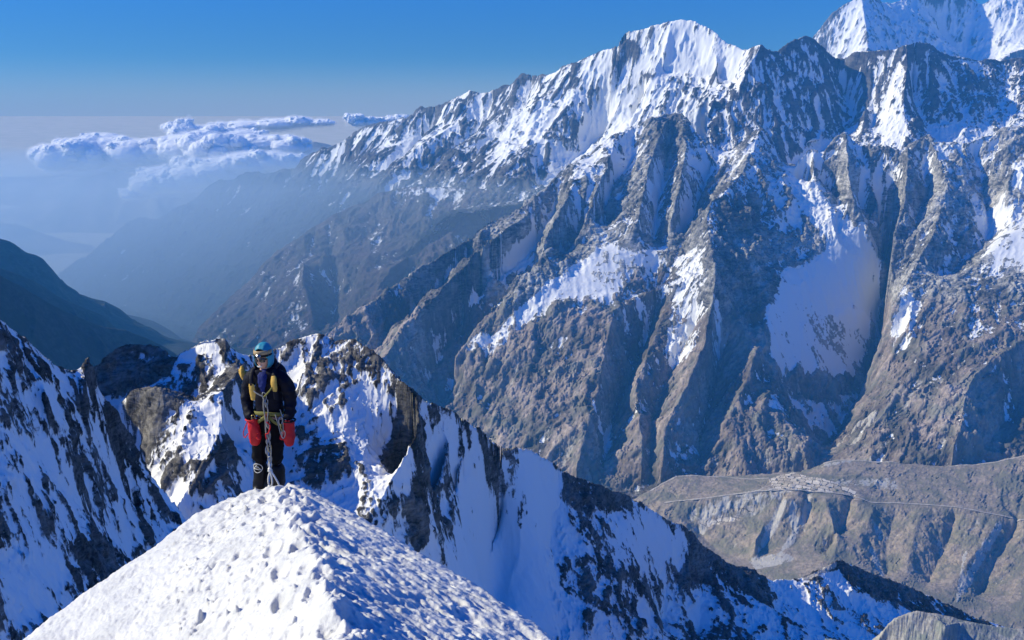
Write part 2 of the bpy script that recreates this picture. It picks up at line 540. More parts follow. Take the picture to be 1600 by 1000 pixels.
# spurs of the long ridge, running down to the valley on the left
for spur in [[(505, 231, 13400), (470, 285, 13000), (430, 340, 12400), (375, 405, 11900), (320, 460, 11400)],
             [(345, 281, 14750), (330, 330, 14300), (290, 395, 13500), (245, 445, 12700)],
             [(235, 343, 15950), (205, 385, 15200), (170, 425, 14300)],
             [(425, 273, 14050), (400, 330, 13500), (350, 390, 12800), (290, 450, 12000)],
             [(570, 198, 12950), (545, 260, 12600), (500, 320, 12000), (450, 370, 11500), (390, 440, 11000)],
             [(657, 168, 12450), (640, 215, 12250), (600, 240, 12000), (565, 260, 11900)],
             [(735, 141, 12050), (725, 185, 11800), (690, 208, 11600), (650, 232, 11450), (620, 256, 11300), (595, 290, 11000)],
             [(806, 125, 11700), (790, 175, 11450), (750, 205, 11250), (705, 240, 11050), (660, 275, 10800)],
             [(868, 114, 11300), (845, 150, 11150), (800, 190, 10950), (770, 235, 10700), (720, 280, 10400)]]:
    T.line(spur, 2.2)
for gul in [[(690, 172, 12500), (670, 225, 12250), (630, 245, 12000), (600, 275, 11700)],
            [(775, 145, 12050), (755, 195, 11700), (700, 250, 11400), (650, 290, 11100)],
            [(836, 122, 11700), (820, 170, 11400), (760, 235, 11050), (720, 262, 10900)],
            [(465, 270, 13950), (420, 330, 13500), (360, 390, 12800), (310, 440, 12000)],
            [(545, 225, 13250), (510, 300, 12800), (440, 360, 12100), (380, 420, 11500)]]:
    T.line(gul, 2)
T.line([(906, 112, 10980), (900, 140, 10800), (893, 160, 10650), (880, 178, 10560), (868, 200, 10460), (845, 218, 10360), (815, 240, 10200), (790, 262, 10080), (770, 290, 9900)], 1.5)   # lit edge of the big blue facet
T.line([(960, 125, 11050), (966, 150, 10980), (980, 178, 10880), (960, 205, 10680), (935, 225, 10520), (895, 250, 10250), (850, 300, 9900)], 1.5)
T.line([(1005, 165, 10500), (985, 186, 10360), (955, 212, 10150), (930, 232, 9980), (900, 256, 9800), (880, 280, 9650)], 1.2)
T.line([(1048, 36, 10600), (1040, 75, 10450), (1020, 110, 10350), (1010, 140, 10280)], 1.5)
T.line([(985, 52, 10800), (968, 80, 10700), (955, 120, 10620)], 1.5)
T.line([(1105, 45, 10450), (1120, 90, 10200), (1120, 130, 10000), (1090, 170, 9850)], 1.5)
T.line([(960, 122, 10700), (1010, 118, 10500), (1060, 112, 10350), (1110, 118, 10200), (1150, 130, 10000)], 2)
T.line([(1080, 172, 9900), (1120, 178, 9800), (1150, 165, 9800), (1170, 150, 9750)], 1.5)
T.line([(1100, 200, 9850), (1120, 225, 9650), (1160, 215, 9600), (1190, 230, 9450)], 1.5)
T.line([(700, 330, 9500), (850, 310, 9500), (1000, 260, 9420), (1230, 260, 9350)], 0)
T.solve().detail((1.3, 1.1, 1.0), (60, 9), steps=(60, 36, 18), rough=(22, 5), grit=.4).finish().crags([(240, 22), (95, 12), (42, 7)], 121, (1.4, 1.4, .6), -.3)
alt = T.Z
aspect = T.nx                                          # >0 faces away from the sun
snow = .26 + sstep(alt, -1350, -350) * .36 + .10 * aspect - .09 * T.mott - .12 * T.cu - .08 * np.clip(T.F[1], -2, 2) - .12 * np.clip(T.F[2], -2, 2) + .12 * np.clip(T.conc, -2, 2)
snow += .32 * sstep(T.X / T.Y, .03, .12) * sstep(alt, -900, -300)
snow -= .35 * sstep(alt, -1100, -1700)
snow -= .34 * T.patch([(870, 126), (960, 122), (1000, 116), (1110, 112), (1150, 124), (1150, 148), (1060, 142), (960, 152), (900, 140)], 4)
snow -= .24 * T.patch([(960, 150), (1060, 142), (1165, 130), (1160, 190), (1090, 185), (1010, 170)], 4)
snow -= .3 * T.patch([(955, 84), (1000, 78), (1010, 100), (960, 112)], 3)
snow += .3 * T.patch([(640, 222), (690, 205), (732, 178), (722, 200), (640, 250), (590, 262)])
snow += .45 * T.patch([(985, 180), (1000, 172), (930, 240), (890, 262), (905, 240)])
snow += .35 * T.patch([(800, 185), (870, 170), (905, 120), (905, 150), (830, 225), (760, 280)])
snow += .4 * T.patch([(870, 230), (980, 190), (960, 210), (860, 290), (830, 300)])
snow += .45 * T.patch([(1075, 182), (1130, 165), (1125, 178), (1090, 190)], 1.5)
veg = .15 + .75 * sstep(alt, -900, -1500)
mat = mountain_mat('ridge_rock_and_snow', 11, (.06, .06, .062), (.17, .16, .15), (.030, .034, .034), edge=.13, nz=.7)
tag(grid_mesh('mountain', *T.roughen(np.clip(1.15 - .75 * snow, .2, 1)), dict(snow=snow, veg=veg, pale=T.Z * 0), mat), kind='structure')
FARZ = T

# ---- brown spur in the haze, left of the great rock mountain
T = Terrain(-.44, .08, 7300, 11500, 640, 520, 14)
T.line([(270, 585, 8500), (285, 560, 8800), (300, 538, 9000), (310, 512, 9200), (330, 492, 9300), (350, 474, 9400), (372, 454, 9500), (395, 430, 9600), (420, 403, 9700), (460, 375, 9800), (500, 350, 9900), (530, 332, 9950),
        (545, 325, 10000), (556, 318, 10050), (600, 300, 10050), (640, 292, 10050), (700, 293, 10000), (755, 296, 9850), (775, 308, 9650), (800, 330, 9400)], 1.5, (700, 420))
T.line([(756, 298, 9840), (735, 335, 9450), (695, 368, 9250), (650, 395, 9050), (610, 418, 8900), (590, 450, 8650)], 2)
T.line([(475, 408, 9200), (472, 440, 8950), (484, 470, 8750), (490, 500, 8550), (470, 540, 8250)], 2)
T.line([(420, 470, 9050), (380, 510, 8750), (340, 560, 8400)], 2)
T.line([(515, 415, 9500), (525, 460, 9100), (520, 520, 8700)], 2)
T.line([(575, 400, 9250), (560, 440, 8950), (545, 480, 8700), (532, 530, 8350)], 2)
T.line([(680, 395, 9350), (640, 430, 9050), (620, 470, 8750)], 2)
T.line([(500, 402, 9350), (560, 390, 9400), (620, 385, 9400)], 2)
T.line([(770, 330, 9850), (760, 370, 9400), (720, 410, 9000)], 2)
T.line([(240, 640, 8000), (380, 620, 7700), (540, 590, 7500), (700, 480, 7900), (850, 400, 8200)], 0)
T.solve().detail((1.4, 1.0, .5), (70, 9), steps=(40, 24, 12), rough=(20, 3), grit=.3).finish().crags([(180, 18), (70, 8), (30, 4)], 131, (1, 1, .8), -.5)
snow = .12 - .1 * T.mott - .12 * np.clip(T.F[1], -2, 2) + .1 * np.clip(T.conc, -1, 2) + .16 * sstep(T.Z, -1300, -1000)
snow += .3 * T.patch([(600, 293), (700, 288), (760, 293), (700, 306), (610, 304)])
veg = .85 - .5 * sstep(T.slope, .9, 1.6)
mat = mountain_mat('brown_grass_slopes', 8, (.075, .07, .066), (.17, .15, .135), (.125, .10, .092), edge=.12, nz=.6)
tag(grid_mesh('mountain', *T.roughen(np.clip(1.15 - .75 * snow, .2, 1)), dict(snow=snow, veg=veg, pale=.10 + .16 * np.clip(-T.F[1], -2, 2)), mat), kind='structure')

# ---- dark wooded ridges above the valley on the left
T = Terrain(-.75, -.30, 3500, 11500, 520, 900, 15, geo=True)
for rl in [[(-70, 392, 4150), (0, 428, 4400), (40, 450, 4500), (80, 475, 4650), (120, 493, 4800), (150, 505, 4900), (165, 510, 4930), (195, 513, 5000), (225, 525, 5060), (255, 540, 5150), (275, 552, 5220), (290, 566, 5280), (330, 610, 5450)],
           [(-70, 385, 5600), (0, 417, 5800), (20, 424, 5850), (50, 436, 5950), (75, 450, 6050), (100, 467, 6150), (130, 479, 6250), (160, 490, 6350), (190, 520, 6450)],
           [(-70, 340, 7550), (0, 371, 7800), (14, 374, 7830), (28, 384, 7860), (40, 393, 7900), (55, 396, 7950), (66, 402, 8000), (76, 414, 8040), (86, 426, 8080), (95, 440, 8130), (105, 450, 8180), (120, 458, 8230), (140, 464, 8280), (166, 470, 8340), (186, 480, 8400), (200, 492, 8450), (222, 515, 8550)],
           [(140, 468, 9200), (170, 478, 9350), (195, 489, 9480), (215, 493, 9550), (240, 500, 9640), (265, 514, 9740), (285, 530, 9830), (310, 560, 9950)]]:
    T.line(rl, 1.0)
for vl in [[(0, 640, 3750), (110, 800, 3650), (260, 770, 4250), (360, 730, 4850)], [(-60, 520, 5000), (60, 560, 5350), (160, 600, 5600), (240, 640, 5900)],
           [(-60, 480, 6600), (80, 530, 7000), (180, 570, 7200)], [(0, 470, 9000), (120, 540, 8900), (220, 560, 9000)], [(100, 560, 10500), (330, 600, 10700)],
           [(-70, 560, 3550), (350, 900, 3550)]]:
    T.line(vl, 0)
T.solve(2.0).detail((.9, .6, .3), (60, 7), steps=(40, 24, 12)).finish()
mat = mountain_mat('dark_wooded_slopes', 6, (.04, .04, .045), (.08, .08, .08), (.05, .058, .05), edge=.12, nz=.5)
tag(grid_mesh('hills', T.X, T.Y, T.Z, dict(snow=T.Z * 0 + .02 - .08 * T.F[1], veg=T.Z * 0 + .9, pale=.12 + .08 * np.clip(-T.F[1], -2, 2)), mat), kind='structure')

# ---- last pale hills on the left
T = Terrain(-.80, -.10, 23500, 42000, 380, 420, 16, geo=True)
T.line([(-90, 360, 25200), (0, 346, 25600), (30, 350, 26000), (60, 362, 26500), (120, 400, 27000)], 2)
T.line([(-60, 345, 31500), (0, 328, 31500), (30, 322, 31400), (60, 309, 31300), (95, 293, 31200), (120, 279, 31000), (140, 271, 31000), (165, 266, 31000), (185, 267, 31000), (205, 269, 31000), (230, 262, 31000), (255, 255, 30900), (280, 250, 30800), (330, 262, 30500), (400, 300, 30000)], 2)
T.line([(-90, 300, 38500), (0, 296, 38500), (20, 289, 38500), (40, 287, 38500), (70, 287, 38500), (100, 276, 38500), (140, 268, 38500), (300, 230, 39000), (420, 218, 39500), (490, 219, 39500), (560, 235, 39500)], 2)
T.line([(-90, 420, 23600), (300, 400, 24500), (600, 360, 25000)], 0)
T.line([(-90, 390, 28000), (200, 380, 28000), (600, 330, 29000)], 0)
T.line([(-90, 340, 35000), (200, 330, 35000), (600, 290, 35000)], 0)
T.line([(-90, 280, 41900), (600, 260, 41900)], 0)
T.solve(1.5).detail((.9, .5, .2), (40, 3), steps=(30, 16, 8)).finish()
mat = mountain_mat('distant_hills', 30, (.26, .25, .25), (.32, .31, .3), (.28, .27, .25), edge=.1, nz=.2)  # pale base colour stands in for haze beyond the air box
tag(grid_mesh('hills', T.X, T.Y, T.Z, dict(snow=T.Z * 0, veg=T.Z * 0 + .8, pale=T.Z * 0), mat), kind='structure')

# ================================================================== THE GREAT ROCK MOUNTAIN
def dC(v):
    return 5500 + (740 - v) * 5.36


T = Terrain(-.29, .68, 5050, 9700, 1250, 880, 21)
def C(pts, jit=2.0, back=None):
    T.line([(u, v, dC(v) + (o * 1.4 if back is None else o)) for u, v, o in pts], jit, back)
# skyline, left to right
C([(470, 560, 60), (508, 522, 0), (530, 506, 0), (560, 487, 0), (600, 457, 0), (650, 426, 0), (690, 401, 0), (730, 374, 0), (760, 352, 0), (775, 342, 0), (790, 336, 0), (812, 325, 0), (830, 316, 0), (845, 300, 0), (860, 285, 0), (880, 268, 0), (900, 254, 0),
   (920, 247, 0), (935, 237, 0), (945, 225, 0), (960, 214, 0), (975, 205, 0), (990, 198, 0), (1005, 193, 0), (1020, 187, 0), (1035, 180, 0), (1050, 177, 0), (1062, 178, 0), (1075, 190, 0), (1085, 205, 0), (1100, 222, 0), (1110, 240, 0), (1118, 254, 20),
   (1132, 262, 20), (1145, 246, 0), (1158, 228, 0), (1172, 214, -20), (1184, 205, -40), (1192, 203, -40), (1202, 214, -20), (1214, 234, 40), (1228, 256, 90), (1240, 262, 110), (1250, 246, 60), (1262, 234, 30), (1274, 233, 30), (1284, 246, 60), (1292, 232, 30), (1304, 216, 0), (1318, 207, 0), (1323, 206, 0),
   (1330, 216, 20), (1345, 226, 40), (1380, 231, 40), (1400, 236, 40), (1415, 228, 20), (1432, 221, 0), (1452, 214, 0), (1470, 224, 30), (1490, 221, 20), (1512, 225, 20), (1530, 214, 0), (1560, 205, 0), (1590, 199, 0), (1670, 195, 0)], 1.2, (650, 560))
# shaded gullies (+) and lit ribs (-) of the left shoulder
C([(815, 345, 80), (795, 362, 140), (745, 402, 150), (700, 437, 150), (640, 492, 130), (590, 545, 110), (560, 580, 100)])
C([(835, 330, -60), (800, 350, -80), (775, 368, -110), (750, 388, -130), (700, 440, -160), (652, 494, -170), (612, 540, -170), (580, 580, -160)])
C([(868, 330, 120), (842, 385, 150), (800, 420, 160), (760, 455, 170), (722, 502, 170), (690, 552, 160), (665, 605, 140)])
C([(905, 260, -90), (893, 290, -140), (875, 330, -190), (852, 372, -220), (846, 400, -220), (820, 428, -210), (800, 446, -190), (770, 475, -150), (740, 515, -120), (712, 555, -100)])
C([(950, 382, 170), (928, 402, 190), (900, 425, 200), (870, 452, 200), (838, 476, 190), (800, 512, 180), (760, 555, 170), (720, 600, 160), (690, 640, 150)])
# ribs and ledges of the summit wall
C([(1050, 180, -20), (1030, 215, -100), (1020, 245, -150), (1008, 285, -200), (1000, 330, -230), (985, 372, -210)])
C([(990, 200, 30), (985, 250, 60), (960, 290, 70), (940, 335, 80), (955, 370, 120)])
C([(960, 216, -40), (950, 260, -110), (930, 300, -150), (915, 345, -150), (900, 380, -130)])
C([(1060, 185, -20), (1072, 225, -90), (1066, 262, -140), (1060, 300, -190), (1048, 340, -200)])
C([(1045, 200, 40), (1040, 260, 40), (1028, 320, 30), (1020, 375, 0)])
C([(1112, 258, 90), (1098, 300, 90), (1082, 345, 60), (1060, 385, 20), (1010, 398, 0)])
# the pillar: lit on its left, its right side in shade
C([(1190, 204, -60), (1172, 240, -140), (1155, 275, -210), (1130, 303, -270), (1108, 318, -320), (1104, 345, -340), (1110, 380, -370), (1116, 415, -390), (1115, 455, -390), (1107, 500, -360), (1100, 540, -330), (1086, 572, -310), (1074, 602, -290), (1058, 630, -260), (1040, 662, -230), (1037, 700, -190), (1033, 735, -150)])
C([(1075, 395, -130), (1050, 430, -150), (1020, 455, -160), (985, 470, -170), (958, 485, -220), (955, 505, -240), (946, 540, -240), (937, 590, -240), (928, 640, -200), (910, 690, -150), (900, 735, -100)])
C([(1035, 470, -20), (1020, 505, 20), (1003, 545, 50), (985, 590, 60), (965, 640, 60), (950, 690, 40), (940, 735, 20)])
C([(1060, 470, -180), (1032, 500, -160), (1024, 525, -180), (1008, 565, -200), (992, 600, -210), (998, 640, -180), (1003, 690, -140), (1002, 735, -100)])
C([(1085, 520, -120), (1060, 560, -100), (1035, 610, -80), (1018, 660, -60), (1016, 735, -40)])
C([(1150, 470, -150), (1166, 515, -180), (1178, 550, -200), (1163, 600, -200), (1142, 645, -160), (1150, 700, -130), (1165, 735, -100)])
C([(1125, 545, -60), (1118, 590, -50), (1108, 640, -30), (1095, 690, 0), (1090, 735, 0)])
C([(1205, 600, -120), (1225, 650, -120), (1250, 690, -120), (1262, 725, -100)])
# snow bowl falling to the dark gorge
C([(1214, 242, 160), (1235, 285, 220), (1262, 320, 260), (1300, 360, 330), (1345, 395, 430), (1372, 425, 600), (1378, 470, 640), (1378, 520, 620), (1374, 565, 550), (1356, 605, 420), (1330, 645, 380), (1308, 680, 340), (1290, 715, 300)])
C([(1190, 330, -60), (1215, 400, -90), (1205, 440, -150), (1200, 490, -160), (1206, 540, -140), (1215, 580, -90)])
C([(1220, 600, 110), (1250, 640, 150), (1272, 690, 170), (1285, 720, 170)])
C([(1270, 235, 20), (1272, 270, 20), (1300, 300, 60), (1318, 340, 130)])
C([(1320, 207, -10), (1324, 240, -60), (1326, 275, -90), (1335, 310, -60), (1352, 345, 20), (1368, 385, 120), (1386, 412, 180)])
C([(1345, 235, 90), (1362, 290, 110), (1372, 330, 140), (1378, 370, 200)])
C([(1418, 232, -20), (1416, 275, -100), (1412, 320, -150), (1398, 360, -150), (1392, 400, -110), (1395, 440, -60), (1402, 470, -80)])
C([(1440, 260, 60), (1450, 300, 70), (1432, 340, 20), (1430, 370, -30)])
C([(1455, 216, -20), (1470, 255, -80), (1480, 290, -140), (1470, 330, -200), (1458, 365, -240), (1440, 395, -260), (1415, 440, -260), (1396, 475, -230), (1392, 510, -190), (1394, 545, -150), (1388, 580, -110), (1362, 620, -60), (1335, 660, -20), (1312, 700, 20)])
# upper edge of the brown slope on the right, and the hollow above it
C([(1670, 330, -150), (1600, 362, -170), (1562, 364, -200), (1550, 385, -210), (1530, 410, -220), (1502, 432, -240), (1470, 462, -280), (1438, 490, -290)])
C([(1520, 240, 90), (1532, 280, 110), (1540, 330, 90), (1545, 352, 60), (1538, 390, 0), (1500, 415, -60), (1468, 440, -110)])
C([(1670, 225, -60), (1610, 252, -120), (1584, 268, -160), (1574, 290, -160), (1580, 315, -120)])
C([(1670, 480, -330), (1600, 530, -360), (1555, 560, -390), (1520, 590, -410), (1508, 615, -400), (1506, 650, -370), (1490, 700, -340)])
C([(1640, 585, -160), (1600, 620, -170), (1570, 660, -180), (1540, 700, -200)])
C([(1670, 400, -260), (1580, 440, -300), (1520, 480, -320), (1450, 540, -300), (1400, 600, -240), (1360, 650, -180)])
# foot
C([(420, 640, 150), (560, 640, 100), (700, 690, 100), (850, 755, 0), (1000, 765, 0), (1150, 765, -50), (1270, 745, 0), (1330, 745, -180), (1450, 735, -200), (1670, 735, -200)], 0)
T.line([(400, 700, 5400), (700, 760, 5200), (1000, 790, 5150), (1300, 800, 5100), (1670, 770, 5100)], 0)
T.solve().calm([(1230, 420), (1300, 380), (1340, 350), (1372, 395), (1390, 425), (1362, 470), (1360, 520), (1335, 590), (1290, 585), (1240, 580), (1205, 560), (1198, 480)], [(950, 378), (1045, 385), (985, 430), (960, 470), (900, 470), (820, 490), (880, 440)], [(1552, 365), (1640, 350), (1640, 420), (1530, 420)]).detail((1.3, 1.0, .7), (75, 15), 5, steps=(44, 26, 12), sig=(10, 4.2, 1.8), rough=(24, 6), grit=.6).finish().crags([(190, 12), (70, 7), (30, 4), (14, 2)], 141, (1.5, 1.5, .6), -.7)
alt = T.Z
Fm = np.clip(T.F[1], -2, 2); Ff = np.clip(T.F[2], -2, 2)
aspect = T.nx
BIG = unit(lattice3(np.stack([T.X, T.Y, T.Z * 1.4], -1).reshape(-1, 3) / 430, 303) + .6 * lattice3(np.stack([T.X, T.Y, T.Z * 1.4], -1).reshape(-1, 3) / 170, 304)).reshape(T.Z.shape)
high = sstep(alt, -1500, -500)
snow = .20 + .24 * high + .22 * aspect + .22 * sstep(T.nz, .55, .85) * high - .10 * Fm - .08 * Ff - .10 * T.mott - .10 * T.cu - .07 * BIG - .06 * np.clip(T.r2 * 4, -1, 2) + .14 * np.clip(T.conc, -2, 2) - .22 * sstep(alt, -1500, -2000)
def SN(w, poly, soft=3.0):
    global snow
    snow = snow + w * T.patch(poly, soft)
SN(.55, [(950, 378), (985, 395), (1045, 372), (1050, 380), (985, 430), (960, 470), (900, 470), (860, 480), (820, 490), (880, 440)], 5)
SN(.8, [(945, 385), (930, 395), (900, 412), (830, 470), (770, 520), (700, 590), (680, 625), (700, 610), (780, 545), (850, 478), (920, 430)], 2)
SN(.7, [(845, 375), (800, 400), (760, 440), (730, 475), (745, 470), (800, 425), (840, 395)], 2)
SN(.72, [(1230, 420), (1300, 380), (1340, 350), (1372, 395), (1390, 425), (1362, 470), (1360, 520), (1335, 590), (1290, 585), (1240, 580), (1205, 560), (1198, 480)], 2.5)
SN(.6, [(1220, 590), (1300, 620), (1350, 600), (1325, 650), (1290, 685), (1260, 660)], 4)
SN(.55, [(1215, 240), (1260, 270), (1300, 330), (1340, 360), (1290, 385), (1240, 300)], 4)
SN(.5, [(1552, 365), (1600, 362), (1640, 350), (1640, 420), (1560, 425), (1530, 420)], 6)
SN(.6, [(1520, 300), (1600, 330), (1600, 355), (1556, 360), (1520, 340)], 3)
SN(.6, [(1576, 270), (1640, 245), (1640, 300), (1590, 310)], 3)
SN(.6, [(1395, 480), (1432, 470), (1426, 540), (1385, 560)], 4)
SN(.5, [(1258, 235), (1280, 238), (1285, 260), (1250, 262)], 2)
SN(.45, [(1060, 395), (1085, 380), (1105, 420), (1100, 500), (1080, 560), (1040, 560), (1055, 450)], 4)
SN(.5, [(1050, 510), (1085, 500), (1082, 560), (1050, 575), (1035, 540)], 4)
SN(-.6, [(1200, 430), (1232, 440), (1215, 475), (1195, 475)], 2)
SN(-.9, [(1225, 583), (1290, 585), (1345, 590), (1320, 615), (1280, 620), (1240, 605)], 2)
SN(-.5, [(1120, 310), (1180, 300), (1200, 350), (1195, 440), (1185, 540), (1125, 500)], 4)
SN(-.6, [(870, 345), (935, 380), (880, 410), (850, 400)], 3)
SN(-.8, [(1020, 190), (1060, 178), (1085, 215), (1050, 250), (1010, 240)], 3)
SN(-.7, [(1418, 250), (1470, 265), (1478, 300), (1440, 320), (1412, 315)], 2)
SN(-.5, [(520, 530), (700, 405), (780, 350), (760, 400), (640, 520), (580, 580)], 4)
veg = .12 + .85 * sstep(alt, -1250, -1750) - .25 * sstep(T.slope, 1.1, 2.0) - .25 * np.clip(aspect, 0, 1)
veg += .5 * T.patch([(960, 430), (1050, 400), (1060, 440), (960, 480), (940, 600), (800, 640), (700, 600), (860, 480)], 5)
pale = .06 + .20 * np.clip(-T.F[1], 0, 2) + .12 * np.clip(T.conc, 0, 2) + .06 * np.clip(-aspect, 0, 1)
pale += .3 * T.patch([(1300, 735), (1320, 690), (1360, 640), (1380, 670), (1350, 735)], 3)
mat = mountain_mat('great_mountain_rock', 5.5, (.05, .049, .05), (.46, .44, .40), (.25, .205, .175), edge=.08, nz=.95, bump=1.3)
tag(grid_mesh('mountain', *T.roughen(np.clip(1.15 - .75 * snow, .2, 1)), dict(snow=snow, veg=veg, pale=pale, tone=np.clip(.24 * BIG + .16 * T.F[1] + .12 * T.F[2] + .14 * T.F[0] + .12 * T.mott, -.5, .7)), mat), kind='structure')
GREAT = T

# ================================================================== VALLEY TERRACE WITH THE VILLAGE
T = Terrain(.10, .70, 3500, 5900, 760, 520, 31)
T.line([(960, 800, 5000), (1010, 768, 5080), (1060, 743, 5200), (1130, 744, 5200), (1200, 741, 5200), (1260, 736, 5200), (1290, 723, 5230), (1310, 718, 5250), (1350, 719, 5250), (1400, 722, 5230), (1440, 727, 5210), (1480, 728, 5200), (1520, 726, 5210), (1560, 720, 5230), (1600, 712, 5260), (1680, 700, 5300)], 1)
T.line([(960, 830, 5400), (1060, 790, 5500), (1200, 775, 5500), (1300, 760, 5550), (1500, 755, 5550), (1680, 730, 5600)], 0)
T.line([(1030, 786, 4960), (1100, 780, 4930), (1150, 772, 4930), (1190, 766, 4920), (1230, 764, 4900), (1260, 764, 4890), (1300, 764, 4900), (1340, 770, 4880), (1360, 783, 4830), (1400, 790, 4800), (1450, 791, 4790), (1500, 795, 4760), (1540, 803, 4720), (1600, 812, 4690), (1680, 820, 4650)], 0)
T.line([(1225, 778, 4800), (1285, 777, 4810), (1330, 780, 4810), (1365, 795, 4740)], 1)
T.line([(1060, 800, 4880), (1095, 822, 4800), (1140, 810, 4820), (1180, 805, 4820), (1225, 780, 4830)], 1)
for s_ in [[(1290, 780, 4790), (1300, 810, 4660), (1310, 840, 4520), (1300, 870, 4380)], [(1365, 795, 4740), (1350, 830, 4590), (1330, 860, 4440), (1310, 890, 4300)],
           [(1440, 800, 4740), (1430, 830, 4600), (1420, 870, 4420), (1415, 900, 4290)], [(1560, 806, 4710), (1545, 840, 4560), (1510, 880, 4380), (1480, 920, 4200)],
           [(1640, 830, 4640), (1600, 880, 4420), (1570, 930, 4200)], [(1200, 805, 4790), (1190, 830, 4640), (1180, 850, 4500)]]:
    T.line(s_, 2)
for g_ in [[(1222, 782, 4860), (1210, 810, 4760), (1200, 840, 4640), (1185, 865, 4500)], [(1258, 782, 4850), (1262, 810, 4760), (1250, 840, 4620), (1220, 870, 4440)],
           [(1330, 785, 4840), (1315, 830, 4660), (1290, 865, 4480)], [(1400, 805, 4760), (1385, 850, 4560), (1385, 900, 4340)], [(1490, 815, 4740), (1475, 860, 4540), (1450, 910, 4320)],
           [(1590, 820, 4720), (1560, 870, 4500), (1530, 930, 4260)]]:
    T.line(g_, 2)
T.line([(1090, 830, 4800), (1120, 860, 4620), (1180, 880, 4440), (1230, 885, 4360), (1290, 892, 4260), (1330, 905, 4200), (1400, 940, 4050), (1500, 980, 3900), (1680, 1010, 3800)], 0)
T.line([(950, 900, 4400), (1150, 930, 4100), (1300, 960, 3900), (1500, 1030, 3650), (1700, 1060, 3550)], 0)
T.solve(1.2).detail((1.3, 1.2, .7), (60, 5), steps=(30, 18, 9), rough=(18, 2), grit=.4).finish().crags([(70, 5), (28, 2.5)], 151)
fl = sstep(T.nz, .93, .985)
veg = T.Z * 0 + .95
pale = .1 + .2 * np.clip(-T.F[1], 0, 2) * sstep(T.slope, .3, .6) + .08 * np.clip(T.conc, 0, 2)
noi = .32 * T.mott
for w, poly, sf in [(.7, [(1222, 784), (1228, 790), (1210, 830), (1196, 855), (1188, 850), (1200, 820)], 2.0), (.7, [(1236, 784), (1246, 790), (1250, 822), (1240, 850), (1215, 872), (1225, 850), (1240, 825), (1234, 800)], 2),
                    (.7, [(1258, 785), (1270, 782), (1264, 808), (1252, 825), (1250, 812)], 2),
                    (.75, [(1170, 874), (1225, 864), (1246, 872), (1220, 882), (1180, 890)], 2.5), (.75, [(1360, 850), (1368, 860), (1376, 885), (1384, 900), (1378, 902), (1366, 880)], 1.3),
                    (.7, [(1560, 812), (1568, 820), (1550, 850), (1530, 885), (1505, 930), (1490, 945), (1505, 905), (1535, 850)], 2.5), (.65, [(1505, 860), (1512, 862), (1506, 900), (1498, 940), (1494, 930)], 1.6),
                    (.5, [(1270, 730), (1300, 717), (1330, 716), (1345, 722), (1290, 732)], 3), (.5, [(1080, 795), (1200, 760), (1400, 745), (1420, 765), (1330, 760), (1200, 790), (1090, 825)], 8)]:
    pale += w * T.patch(poly, sf) * (1 + noi)
field = T.Z * 0
for w, poly, sf in [(.85, [(1200, 750), (1215, 744), (1240, 738), (1262, 745), (1290, 750), (1325, 762), (1345, 774), (1325, 775), (1280, 768), (1235, 769), (1208, 764)], 3),
                    (.75, [(1150, 795), (1185, 788), (1195, 798), (1160, 805)], 2.5), (.7, [(1085, 814), (1150, 803), (1168, 811), (1100, 826)], 3)]:
    field += w * T.patch(poly, sf)
mat = mountain_mat('valley_turf_and_scree', 5, (.09, .08, .07), (.26, .235, .2), (.33, .27, .21), edge=.1, nz=.3, bump=.9, vegnz=.2, fields=42)
tag(grid_mesh('valley', *T.roughen(sstep(T.slope, .2, .5)), dict(snow=T.Z * 0, veg=veg, pale=pale, field=field), mat), kind='structure')
VAL = T

# footpaths over the terrace
def footpath(pts, wid, name='path'):
    w = []
    for (u1, v1), (u2, v2) in zip(pts[:-1], pts[1:]):
        a = VAL.at(u1, v1); b_ = VAL.at(u2, v2)
        n = max(2, int(math.hypot(b_[0] - a[0], b_[1] - a[1]) / 6))
        for k in range(n):
            w.append((a[0] + (b_[0] - a[0]) * k / n, a[1] + (b_[1] - a[1]) * k / n))
    w = np.array(w); r = np.random.default_rng(5)
    ker = np.ones(9) / 9
    for k in (0, 1):
        q = np.pad(w[:, k], 4, mode='edge'); w[:, k] = np.convolve(q, ker, 'valid')
    bm = bmesh.new(); prev = None
    for i, (x, y) in enumerate(w):
        j, l = min(i + 1, len(w) - 1), max(i - 1, 0)
        d = w[j] - w[l]; L_ = math.hypot(*d) + 1e-6
        nx_, ny_ = -d[1] / L_, d[0] / L_
        ww = wid * (1 + .35 * math.sin(i * .37) * math.sin(i * .11 + 1))
        row = []
        zc = max(VAL.z_at(x + nx_ * q * ww, y + ny_ * q * ww) for q in (-.7, 0, .7)) + .5
        for q in (-.5, 0, .5):
            row.append(bm.verts.new((x + nx_ * q * ww, y + ny_ * q * ww, zc + (.6 if q == 0 else -.3))))
        if prev:
            for k in range(2):
                bm.faces.new((prev[k], prev[k + 1], row[k + 1], row[k]))
        prev = row
    me = bpy.data.meshes.new(name); bm.to_mesh(me); bm.free(); me.materials.append(PATHM)
    o = bpy.data.objects.new(name, me); COL.objects.link(o); tag(o, kind='structure')
PATHM, nt, out = new_mat('trodden_dust')
g = NT(nt); b = g.n('ShaderNodeBsdfPrincipled'); b.inputs['Roughness'].default_value = 1
pos = g.n('ShaderNodeNewGeometry').outputs['Position']
g.lk(g.mix(g.noise(pos, .03, 5), (.30, .26, .21), (.62, .56, .47)), b.inputs['Base Color']); g.lk(b.outputs[0], out.inputs['Surface'])
footpath([(1036, 786), (1070, 782), (1100, 779), (1140, 773), (1180, 769), (1215, 768), (1260, 769), (1300, 771), (1330, 777), (1358, 785), (1400, 786), (1450, 789), (1490, 792), (1530, 800), (1570, 807), (1610, 814), (1660, 818)], 13)
